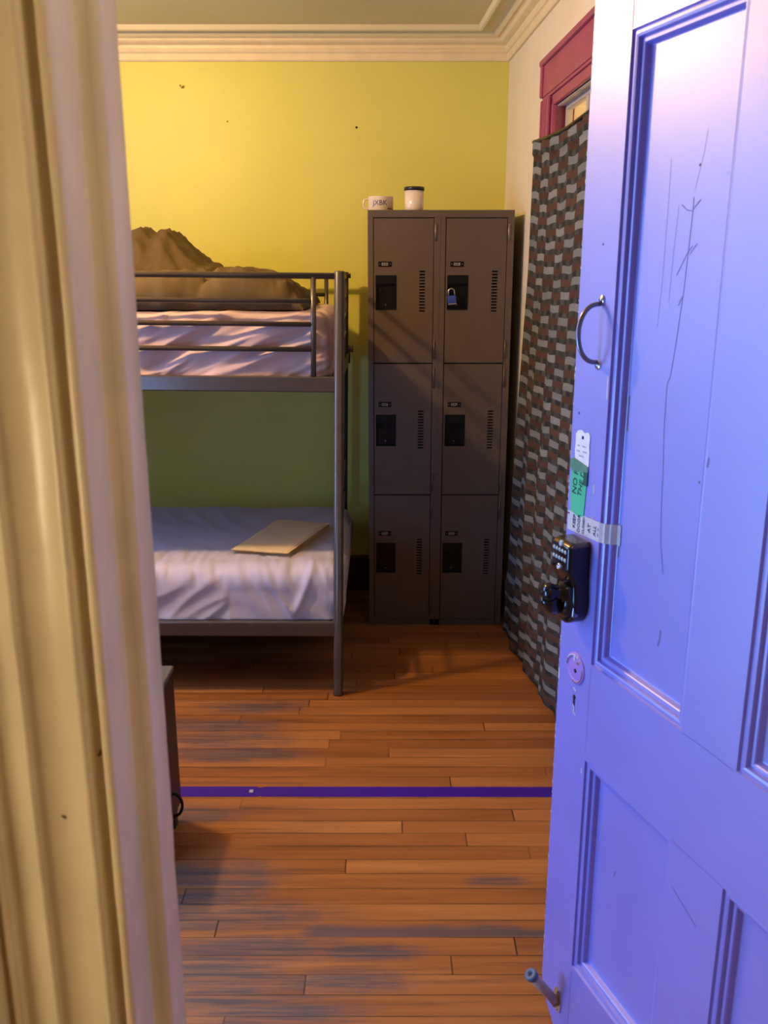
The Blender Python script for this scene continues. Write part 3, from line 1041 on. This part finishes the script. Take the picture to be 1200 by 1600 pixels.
# ------------------------------------------------------------------ floor tape
b = MB()
pts_top = [(-1.1, 2.506), (-0.405, 2.506), (-0.392, 2.498), (-0.383, 2.502), (-0.375, 2.505), (0.66, 2.503)]
pts_bot = [(0.66, 2.447), (-0.38, 2.450), (-0.386, 2.455), (-0.395, 2.449), (-1.1, 2.452)]
b.prism(pts_top + pts_bot, 0.0, 0.0008)
b.box((-0.424, 2.472, 0.0006), (-0.412, 2.488, 0.0011), 0, 1)
tag(b.build('floor_tape', [M_tape, M_smudge], origin=(0, 2.478, 0)), 'violet tape line stuck straight across the wooden floor', 'tape')

# ------------------------------------------------------------------ locker unit
LX0, LX1, LY, LD, LH = -0.068, 0.540, 3.86, 0.44, 1.83
lroot = thing('locker_cabinet', 'tall taupe metal locker unit with six doors against the lime wall', 'locker', ((LX0 + LX1) / 2, LY + LD / 2, 0))
LO = lroot.location.copy()
b = MB()
b.box((LX0, LY + 0.004, 0.0), (LX0 + 0.022, LY + LD, LH), 0.0015)
b.box((LX1 - 0.022, LY + 0.004, 0.0), (LX1, LY + LD, LH), 0.0015)
b.box((LX0, LY, LH - 0.030), (LX1, LY + LD, LH), 0.0025)
b.box((LX0 - 0.0, LY + 0.0005, 0.0), (LX0 + 0.0235, LY + 0.02, LH - 0.028), 0.0015)
b.box((LX1 - 0.0270, LY + 0.0005, 0.0), (LX1, LY + 0.02, LH - 0.028), 0.0015)
b.box((0.2090, LY + 0.0005, 0.0), (0.2560, LY + 0.02, LH - 0.028), 0.0015)
b.box((0.2300, LY - 0.0008, 0.0), (0.2330, LY + 0.003, LH - 0.030), 0.0006)
b.box((LX0 + 0.02, LY + 0.0005, 0.0), (LX1 - 0.02, LY + 0.02, 0.030), 0.0015)
b.box((LX0 + 0.02, LY + LD - 0.01, 0.0), (LX1 - 0.02, LY + LD, LH - 0.02))
b.box((LX0 + 0.02, LY + 0.03, 0.03), (LX1 - 0.02, LY + 0.036, LH - 0.03), 0, 1)
b.build('body', [M_locker, M_locker_in], lroot, LO)

rows = [(1.2065, 1.7970), (0.6245, 1.2010), (0.0330, 0.6190)]
cols = [(-0.0420, 0.2060), (0.2590, 0.5100)]
hinge_of = {0: ((1.709, 1.775), (1.222, 1.300)), 1: ((1.10, 1.185), (0.64, 0.72)), 2: ((0.515, 0.60), (0.06, 0.13))}
numbers = [['0325', '0328'], ['0326', '0329'], ['0327', '0330']]
handle_of = [(1.428, 1.570), (0.843, 0.982), (0.255, 0.398)]


def locker_door(ci, ri):
    x0, x1 = cols[ci]
    z0, z1 = rows[ri]
    hz0, hz1 = handle_of[ri]
    hx0, hx1 = x0 + 0.0065, x0 + 0.0945
    yf = LY - 0.0005
    b = MB()
    yb = LY + 0.014
    # the sheet with an opening for the recessed handle and fourteen louvre slots
    vx0, vx1 = x1 - 0.0575, x1 - 0.0330
    nv = 14
    vz1 = hz1 + 0.018
    pitch = 0.0124
    slots = [(vz1 - k * pitch - 0.0062, vz1 - k * pitch) for k in range(nv)]
    holes = [(vx0, vx1, a, c) for a, c in slots]
    xs = sorted({x0, x1, hx0, hx1, vx0, vx1})
    zs = sorted({z0, z1, hz0, hz1} | {q for s_ in slots for q in s_})
    for i in range(len(xs) - 1):
        for j in range(len(zs) - 1):
            cx, cz = (xs[i] + xs[i + 1]) / 2, (zs[j] + zs[j + 1]) / 2
            if hx0 < cx < hx1 and hz0 < cz < hz1:
                continue
            if any(h[0] < cx < h[1] and h[2] < cz < h[3] for h in holes):
                continue
            b.quad([(xs[i], yf, zs[j]), (xs[i + 1], yf, zs[j]), (xs[i + 1], yf, zs[j + 1]), (xs[i], yf, zs[j + 1])])
    for h in holes + [(x0, x1, z0, z1), (hx0, hx1, hz0, hz1)]:
        a, c, d, e = h
        for p, q in (((a, d), (c, d)), ((c, d), (c, e)), ((c, e), (a, e)), ((a, e), (a, d))):
            b.quad([(p[0], yf, p[1]), (q[0], yf, q[1]), (q[0], yb, q[1]), (p[0], yb, p[1])])
    b.quad([(x0, yb + 0.002, z0), (x1, yb + 0.002, z0), (x1, yb + 0.002, z1), (x0, yb + 0.002, z1)], 1)
    d = b.build('locker_door', [M_locker, M_locker_in], lroot, LO, recalc=False)
    # recessed handle
    b = MB()
    f0 = 0.003
    for lo, hi in (((hx0, hz0), (hx0 + f0, hz1)), ((hx1 - f0, hz0), (hx1, hz1)), ((hx0, hz0), (hx1, hz0 + f0)), ((hx0, hz1 - f0), (hx1, hz1))):
        b.box((lo[0], yf - 0.002, lo[1]), (hi[0], yb, hi[1]), 0.0008)
    b.box((hx0, yb - 0.002, hz0), (hx1, yb, hz1))
    b.box((hx0 + f0, yf - 0.001, hz1 - 0.036), (hx1 - f0, yf + 0.004, hz1 - f0), 0.0015)
    b.tube([(hx0 + 0.016, yb - 0.002, hz1 - 0.050), (hx0 + 0.022, yf + 0.001, hz1 - 0.060), (hx0 + 0.032, yf + 0.001, hz1 - 0.066)], 0.003, 8)
    b.lathe([(0, 0.002), (0.003, 0.0015), (0.003, 0)], (hx0 + 0.042, yb - 0.002, hz0 + 0.020), (0, -1, 0), 10, 1)
    b.build('recessed_handle', [M_black_plastic, M_hinge], d, LO)
    # number plate
    pz = hz1 + 0.034
    px0 = x0 + 0.018
    b = MB()
    b.box((px0, yf - 0.002, pz), (px0 + 0.056, yf + 0.0005, pz + 0.0215), 0.0008)
    b.lathe([(0, 0.0006), (0.002, 0.0006), (0.002, 0)], (px0 + 0.006, yf - 0.002, pz + 0.0108), (0, -1, 0), 8, 2)
    b.lathe([(0, 0.0006), (0.002, 0.0006), (0.002, 0)], (px0 + 0.050, yf - 0.002, pz + 0.0108), (0, -1, 0), 8, 2)
    b.text(numbers[ri][ci], 0.0165, lambda co: Vector((px0 + 0.028 + co.x * 0.85, yf - 0.0024 - co.z, pz + 0.0100 + co.y)), 1)
    b.build('number_plate', [M_black_plastic, M_plate_text, M_hinge], d, LO)
    for a, c in hinge_of[ri]:
        b = MB()
        hx = x1 + 0.0075
        b.tube([(hx, yf - 0.0005, a), (hx, yf - 0.0005, c)], 0.0042, 10)
        b.box((hx - 0.004, yf - 0.001, a), (hx + 0.006, yf + 0.002, c), 0.0006)
        b.build('hinge', M_hinge if ri == 0 and a > 1.5 else M_locker, d, LO)


for ci in range(2):
    for ri in range(3):
        locker_door(ci, ri)

# blue padlock hanging on the upper right door
pr = thing('padlock', 'blue padlock with steel shackle on the upper right locker door', 'padlock', (0.288, LY - 0.0145, 1.450))
PO = pr.location.copy()
b = MB()
rotp = Matrix.Translation(PO) @ Matrix.Rotation(math.radians(-6), 4, 'Y') @ Matrix.Translation(-PO)
b.map = lambda c: rotp @ c
b.box((0.2700, LY - 0.0225, 1.4555), (0.3060, LY - 0.0075, 1.4870), 0.003, 0, 3)
b.build('lock_body', M_padlock, pr, PO)
b = MB(lambda c: rotp @ c)
b.box((0.2705, LY - 0.0215, 1.4500), (0.3055, LY - 0.0085, 1.4562), 0.0015)
b.build('bottom_plate', M_silver, pr, PO)
b = MB(lambda c: rotp @ c)
pts = [(0.2755, LY - 0.015, 1.484), (0.2755, LY - 0.015, 1.503)] + [(0.288 - 0.0125 * math.cos(math.pi * k / 10), LY - 0.015, 1.503 + 0.0125 * math.sin(math.pi * k / 10)) for k in range(1, 10)] + [(0.3005, LY - 0.015, 1.503), (0.3005, LY - 0.015, 1.484)]
b.tube(pts, 0.0030, 12)
b.build('shackle', M_silver, pr, PO)

# ------------------------------------------------------------------ mugs on the locker
MX, MY, MZ = -0.014, LY + 0.10, LH
mug = thing('enamel_mug', 'squat cream enamel mug with blue lettering on the locker top', 'mug', (MX, MY, MZ))
r0, h0 = 0.053, 0.058
b = MB()
b.lathe([(0, 0.001), (r0 - 0.004, 0.0), (r0, 0.003), (r0, h0 - 0.002), (r0 + 0.001, h0), (r0 - 0.001, h0), (r0 - 0.003, h0 - 0.003), (r0 - 0.003, 0.004), (0, 0.004)], (MX, MY, MZ), (0, 0, 1), 48)


def wrap_mug(ang0, zc):
    def f(co):
        a = ang0 + co.x / r0
        r = r0 + 0.0003 + co.z * 0.5
        return Vector((MX + r * math.sin(a), MY - r * math.cos(a), MZ + zc + co.y))
    return f


b.text('JXBK', 0.0285, wrap_mug(-0.06, 0.031), 1)
for k in range(8):
    a0, a1 = 0.55 + 0.085 * k, 0.55 + 0.085 * (k + 1)
    P = lambda a, z: (MX + (r0 + 0.0005) * math.sin(a), MY - (r0 + 0.0005) * math.cos(a), MZ + z)
    b.quad([P(a0, 0.006), P(a1, 0.006), P(a1, 0.011), P(a0, 0.011)], 2)
b.build('cup', [M_enamel, M_blue_ink, M_red_ink], mug, mug.location.copy())
b = MB()
pts = [(MX - r0 + 0.002, MY, MZ + 0.047)] + [(MX - r0 - 0.010 - 0.010 * math.sin(a), MY, MZ + 0.030 + 0.019 * math.cos(a)) for a in [math.pi * k / 12 for k in range(13)]] + [(MX - r0 + 0.002, MY, MZ + 0.011)]
b.tube(pts, 0.0038, 12)
b.build('handle', M_enamel, mug, mug.location.copy())

TX, TY = 0.127, LY + 0.10
cup = thing('tumbler', 'white tumbler with a dark lid on the locker top', 'cup', (TX, TY, MZ))
b = MB()
b.lathe([(0, 0), (0.032, 0.0), (0.0375, 0.004), (0.0395, 0.012), (0.0405, 0.084), (0.038, 0.084), (0.037, 0.006), (0, 0.005)], (TX, TY, MZ), (0, 0, 1), 44)
b.build('cup', mat('white_cup_glaze', (0.78, 0.68, 0.56), 0.2, vary=0.02, spec=0.6), cup, cup.location.copy())
b = MB()
b.lathe([(0, 0.0965), (0.0395, 0.0975), (0.0432, 0.0960), (0.0432, 0.0830), (0.0410, 0.0825), (0.0, 0.0828)], (TX, TY, MZ), (0, 0, 1), 44)
b.build('lid', M_black_rim, cup, cup.location.copy())

# ------------------------------------------------------------------ bunk bed
BX0, BX1, BY0, BY1, BH = -2.16, -0.172, 3.15, 4.22, 1.583
bed = thing('bunk_bed', 'grey metal bunk bed frame against the lime wall', 'bed', ((BX0 + BX1) / 2, (BY0 + BY1) / 2, 0))
BO = bed.location.copy()


def bed_map(c):
    # the old frame leans a touch towards the lockers and sags to the right
    return Vector((c.x + 0.016 * (c.z - 0.35), c.y, c.z + 0.010 * (BX1 - c.x) * min(1, c.z)))


def bpart(name, b):
    b.map = bed_map
    return b.build(name, M_bed, bed, BO)


PR = 0.0185
for x, y in ((BX1, BY0), (BX1 - 0.028, BY1), (BX0, BY0), (BX0, BY1)):
    b = MB()
    b.lathe([(0, BH + 0.002), (PR - 0.003, BH + 0.001), (PR, BH - 0.003), (PR, 0.012), (PR + 0.001, 0.010), (PR + 0.001, 0.0), (0, 0.0)], (x, y, 0), (0, 0, 1), 28)
    bpart('post', b)
for z0, z1 in ((1.170, 1.224), (0.246, 0.302)):
    for y in (BY0, BY1):
        b = MB().box((BX0, y - 0.012, z0), (BX1, y + 0.012, z1), 0.004)
        bpart('side_rail', b)
    for x in (BX0, BX1 - 0.014):
        b = MB().box((x - 0.010, BY0, z0), (x + 0.010, BY1, z1), 0.004)
        bpart('end_rail', b)
    b = MB()
    b.box((BX0 + 0.02, BY0 + 0.012, z1 - 0.028), (BX1 - 0.03, BY1 - 0.012, z1 - 0.006))
    bpart('mattress_support', b)
GX = -0.262
for y in (BY0, BY1):
    dx = 0 if y == BY0 else -0.022
    b = MB().tube([(BX0, y, BH - 0.016), (BX1, y, BH - 0.016)], 0.0105, 16)
    bpart('top_rail', b)
    for z in ((1.482, 1.404, 1.318) if y == BY0 else (1.482, 1.404)):
        b = MB().tube([(BX0 + 0.09, y, z), (GX + dx, y, z)], 0.0088, 14)
        bpart('guard_bar', b)
    for x in (GX + dx, BX0 + 0.09):
        b = MB().tube([(x, y, 1.222), (x, y, BH - 0.016)], 0.0098, 14)
        bpart('guard_upright', b)
for x in (BX1, BX0):
    for z in (1.560, 1.48, 1.40, 1.32, 0.72, 0.56, 0.42):
        b = MB().tube([(x, BY0, z), (x - (0.028 if x == BX1 else 0), BY1, z)], 0.0095, 12)
        bpart('end_bar', b)
b = MB().tube([(BX1 + 0.010, 3.60, 1.285), (BX1 + 0.034, 3.60, 1.285)], 0.012, 12)
bpart('end_knob', b)


def mattress(name, label, x0, x1, y0, y1, z0, z1, m, disp, r=0.055, re=0.06):
    b = MB()
    pts = []
    nf, nt, nb, nc = 34, 46, 8, 10
    for k in range(nf):
        pts.append((y0, z0 + (z1 - r - z0) * k / nf))
    for k in range(nc):
        a = math.pi / 2 * k / nc
        pts.append((y0 + r - r * math.cos(a), z1 - r + r * math.sin(a)))
    for k in range(nt):
        pts.append((y0 + r + (y1 - y0 - 2 * r) * k / nt, z1))
    for k in range(nc):
        a = math.pi / 2 * k / nc
        pts.append((y1 - r + r * math.sin(a), z1 - r + r * math.cos(a)))
    for k in range(nb + 1):
        pts.append((y1, z1 - r + (z0 - z1 + r) * k / nb))
    cy, cz = (y0 + y1) / 2, (z0 + z1) / 2
    xs = []
    x = x0
    while x < x1 - re:
        xs.append(x)
        x += 0.011 if x > -1.15 else 0.05
    xs += [x1 - re + re * math.sin(math.pi / 2 * k / 9) for k in range(10)]
    V = []
    for x in xs:
        if x > x1 - re:
            t = (x - (x1 - re)) / re
            k = re * (1 - math.sqrt(max(0, 1 - t * t)))
        else:
            k = 0
        ring = []
        for y, z in pts:
            yy = y + k * (1 if y < cy else -1) * min(1, abs(y - cy) / 0.3)
            zz = z - k * 0.8 * max(0, (z - cz) / (z1 - cz))
            ring.append(b.bm.verts.new((x, yy, zz)))
        V.append(ring)
    for A, B in zip(V, V[1:]):
        for k in range(len(A) - 1):
            f = b.bm.faces.new((A[k], A[k + 1], B[k + 1], B[k]))
            f.smooth = True
    # foot end closed by rows of quads across
    E = V[-1]
    n = len(E)
    b.bm.faces.new(E)
    b.bm.faces.new(V[0][::-1])
    for ring_a, ring_b in zip(V, V[1:]):
        b.bm.faces.new((ring_a[-1], ring_a[0], ring_b[0], ring_b[-1]))
    bmesh.ops.recalc_face_normals(b.bm, faces=b.bm.faces[:])
    b.bm.normal_update()
    moves = [(v, v.normal.copy() * disp(v.co, v.normal)) for v in b.bm.verts]
    for v, d in moves:
        v.co += d
        if v.co.z < z0:
            v.co.z = z0
    o = b.build(name, m, origin=((x0 + x1) / 2, (y0 + y1) / 2, z0), recalc=False)
    return tag(o, label, 'mattress')


def ridge(v):
    return 1 - abs(v) * 2


def upper_disp(c, n):
    front = max(0.0, -n.y)
    th = math.radians(24 + 10 * nz(c.x * 2, 3))
    a = c.x * math.cos(th) + c.z * math.sin(th)
    q = -c.x * math.sin(th) + c.z * math.cos(th)
    w = 0.6 * nz(a * 3, q * 6, 9)
    d = front * (0.019 * ridge(nz(a * 2.6, q * 13 + w, 2.0)) + 0.008 * ridge(nz(a * 5, q * 30, 5.0)))
    edge = ss(-0.36, -0.22, c.x) * front
    d += edge * 0.006 * ridge(nz(c.x * 30, c.z * 5, 1.0))
    top = max(0.0, n.z)
    d += top * (0.006 * nz(c.x * 3, c.y * 14, 1) + 0.003 * ridge(nz(c.x * 4, c.y * 30, 4)))
    if n.x > 0.3:
        d += 0.008 * nz(c.y * 9, c.z * 12, 2)
    d += front * 0.004 * math.sin(c.x * 9)
    return d


def lower_disp(c, n):
    front = max(0.0, -n.y)
    top = max(0.0, n.z)
    crest = math.exp(-((c.z - 0.475) / 0.045) ** 2) * (1 if c.y < 3.32 else math.exp(-((c.y - 3.32) / 0.1) ** 2))
    d = crest * (0.010 * ridge(nz((c.x + 0.5 * (c.z - 0.48)) * 24 + 0.6 * nz(c.x * 4, 1), c.y * 3, 3.3)) + 0.005 * ridge(nz(c.x * 46, c.y * 6, 7.0)))
    th = math.radians(38 if c.x < -0.6 else -62)
    a = c.x * math.cos(th) + c.z * math.sin(th)
    q = -c.x * math.sin(th) + c.z * math.cos(th)
    d += front * (0.013 * ridge(nz(a * 2.4, q * 12, 6.0)) + 0.003 * nz(c.x * 7, c.z * 16, 2.0))
    # gathered fold near the right end of the front
    e = abs((c.x + 0.335) - 0.40 * (c.z - 0.33))
    d += front * 0.020 * math.exp(-(e / 0.014) ** 2) * ss(0.30, 0.36, c.z)
    e = abs((c.x + 0.355) + 0.65 * (c.z - 0.33))
    d += front * 0.010 * math.exp(-(e / 0.012) ** 2) * ss(0.30, 0.36, c.z)
    d += top * (0.005 * nz(c.x * 3.0, c.y * 3.0, 1) + 0.004 * ridge(nz((c.x + c.y) * 7, (c.x - c.y) * 2, 4)))
    if n.x > 0.3:
        d += 0.018 * nz(c.y * 7, c.z * 14, 2)
    return d


mattress('mattress', 'mauve sheeted mattress on the upper bunk', BX0 + 0.05, BX1 - 0.018, BY0 + 0.035, BY1 - 0.05, 1.2185, 1.442, M_mauve, upper_disp)
mattress('mattress', 'white sheeted mattress on the lower bunk', BX0 + 0.05, BX1 + 0.016, BY0 + 0.035, BY1 - 0.05, 0.2965, 0.500, M_white_sheet, lower_disp, r=0.075)

# crumpled blanket on the upper bunk
ZB = 1.447
back_tab = [(-2.0, 0.20), (-1.4, 0.27), (-1.06, 0.27), (-1.00, 0.297), (-0.972, 0.285), (-0.955, 0.262), (-0.925, 0.285), (-0.895, 0.288), (-0.875, 0.270), (-0.75, 0.160), (-0.71, 0.150), (-0.69, 0.115), (-0.55, 0.09), (-0.30, 0.04)]
front_tab = [(-2.0, 0.11), (-1.1, 0.11), (-0.93, 0.110), (-0.86, 0.112), (-0.72, 0.122), (-0.66, 0.100), (-0.60, 0.128), (-0.50, 0.130), (-0.42, 0.118), (-0.34, 0.085), (-0.29, 0.045)]


def blanket_h(x, y):
    f = lerp_table(front_tab, x)
    bk = lerp_table(back_tab, x)
    t = ss(3.52, 3.86, y)
    h = f * (1 - t) + bk * t
    valley = math.exp(-((y - 3.62) / 0.07) ** 2)
    h -= 0.035 * valley * ss(-0.5, -0.8, x)
    w = 0.5 * nz(x * 3, y * 3)
    h += 0.016 * ridge(nz(x * 6 + w, y * 11 + 2 * x, 2.0)) + 0.009 * ridge(nz(x * 17 + w, y * 12 - 6 * x, 5.0)) + 0.004 * ridge(nz(x * 38, y * 30, 8.0)) - 0.006
    h -= 0.026 * math.exp(-((x + 0.655 + 0.5 * (y - 3.35)) / 0.016) ** 2) * (1 - t)
    h -= 0.024 * math.exp(-((x + 0.585 - 0.7 * (y - 3.35)) / 0.013) ** 2) * (1 - t)
    return h


def blanket_pt(u, v):
    x0, x1, y0, y1 = -2.0, -0.285, 3.235, 4.12
    # rounded footprint, denser near the visible end
    x = x0 + (x1 - x0) * (1 - (1 - u) ** 1.35)
    y = y0 + (y1 - y0) * v
    ex = ss(0, 0.10, x1 - x) if True else 1
    d_end = (x1 - x)
    d_f = (y - y0)
    yy = y - 0.03 * ss(0.0, 0.5, nz(x * 6, 2.0)) * (1 - v)
    d_b = (y1 - y)
    m = 1.0
    for d, w in ((d_end, 0.10), (d_f, 0.07), (d_b, 0.06)):
        k = max(0.0, min(1.0, d / w))
        m *= math.sqrt(max(0.0, 1 - (1 - k) ** 2.4))
    yc = yy + 0.035 * (1 - ss(0, 0.12, d_end)) * (0.5 - v)
    return Vector((x, yc, ZB + 0.004 + max(0.0, blanket_h(x, y)) * m))


b = MB()
V = b.grid(170, 110, blanket_pt)
Vb = [[b.bm.verts.new((p.co.x, p.co.y, ZB + 0.002)) for p in row] for row in (V[0], V[-1])]
Ve = [[b.bm.verts.new((row[k].co.x, row[k].co.y, ZB + 0.002)) for row in V] for k in (0, -1)]
bmesh.ops.remove_doubles(b.bm, verts=b.bm.verts[:], dist=1e-5)
o = b.build('blanket', M_blanket, origin=(-1.1, 3.68, ZB))
md = o.modifiers.new('cloth_thickness', 'SOLIDIFY')
md.thickness = 0.004
md.offset = -1
tag(o, 'olive brown blanket heaped and crumpled on the upper bunk', 'blanket')

# folded cotton on the lower bunk
q00, q10, q11, q01 = Vector((-0.590, 3.345, 0)), Vector((-0.372, 3.290, 0)), Vector((-0.236, 3.720, 0)), Vector((-0.470, 3.785, 0))
ft = MB()
for layer in range(4):
    z = 0.5045 + layer * 0.0072
    k = 0.006 * layer

    def fp(u, v, z=z, top=True):
        p = q00.lerp(q10, u).lerp(q01.lerp(q11, u), v)
        edge = min(u, 1 - u, v, 1 - v)
        rr = ss(0, 0.05, edge)
        zz = z + (0.0052 if top else 0.0) * rr + (0.0005 + 0.0026 * (1 - rr) * (1 if not top else 0))
        zz += 0.002 * nz(p.x * 9, p.y * 7, layer * 0.1)
        p = Vector((p.x + 0.003 * nz(v * 8, layer * 3.0) - 0.004 * layer * (1 - v) * (1 - u), p.y + 0.004 * nz(u * 8, layer * 5.0) + (1 - v) * 0.006 * ((layer * 7) % 3 - 1), zz))
        return p
    ft.grid(26, 30, lambda u, v: fp(u, v, z, True))
    ft.grid(26, 30, lambda u, v: fp(u, v, z, False))
bmesh.ops.remove_doubles(ft.bm, verts=ft.bm.verts[:], dist=0.0008)
tag(ft.build('folded_sheet', M_towel, origin=(-0.42, 3.53, 0.503)), 'folded cream cotton sheet lying on the lower bunk', 'sheet')

# ------------------------------------------------------------------ low cabinet at the left
cb = thing('low_cabinet', 'dark brown low cabinet with grey top behind the door jamb', 'cabinet', (-0.86, 2.21, 0))
CO = cb.location.copy()
b = MB().box((-1.10, 2.08, 0.06), (-0.602, 2.335, 0.478), 0.003)
b.build('body', M_cabinet, cb, CO)
b = MB().box((-1.105, 2.075, 0.478), (-0.600, 2.340, 0.495), 0.004)
b.build('top', M_cabinet_top, cb, CO)
for x, y in ((-1.08, 2.10), (-0.64, 2.10), (-1.08, 2.28), (-0.64, 2.28)):
    b = MB().box((x, y, 0), (x + 0.03, y + 0.035, 0.062), 0.003)
    b.build('leg', M_cabinet, cb, CO)
b = MB()
pts = [(-0.603, 2.235, 0.145)] + [(-0.600 + 0.024 * math.sin(a), 2.240, 0.108 + 0.036 * math.cos(a)) for a in [math.pi * k / 14 for k in range(15)]] + [(-0.603, 2.235, 0.070)]
b.tube(pts, 0.0042, 10)
b.build('cord_loop', M_black_plastic, cb, CO)

# ------------------------------------------------------------------ marks on the lime wall
b = MB()
b.tube([(-0.915, YB, 2.394), (-0.913, YB - 0.010, 2.388), (-0.908, YB - 0.014, 2.383), (-0.902, YB - 0.010, 2.384), (-0.899, YB - 0.004, 2.390)], 0.0030, 8)
tag(b.build('wall_hook', M_brass, origin=(-0.908, YB, 2.388)), 'tiny brass hook high on the lime wall above the bed', 'hook')
b = MB().lathe([(0, 0.004), (0.004, 0.0036), (0.005, 0.001), (0.005, 0.0)], (-0.125, YB, 2.218), (0, -1, 0), 12)
tag(b.build('nail', M_dark_hole, origin=(-0.125, YB, 2.218)), 'dark nail head in the lime wall above the lockers', 'nail')
b = MB().lathe([(0, 0.003), (0.003, 0.0026), (0.004, 0.001), (0.004, 0.0)], (-0.71, YB, 2.243), (0, -1, 0), 12)
tag(b.build('nail', mat('painted_nail', (0.34, 0.30, 0.06), 0.5), origin=(-0.71, YB, 2.243)), 'nail head painted lime, right of the wall hook', 'nail')
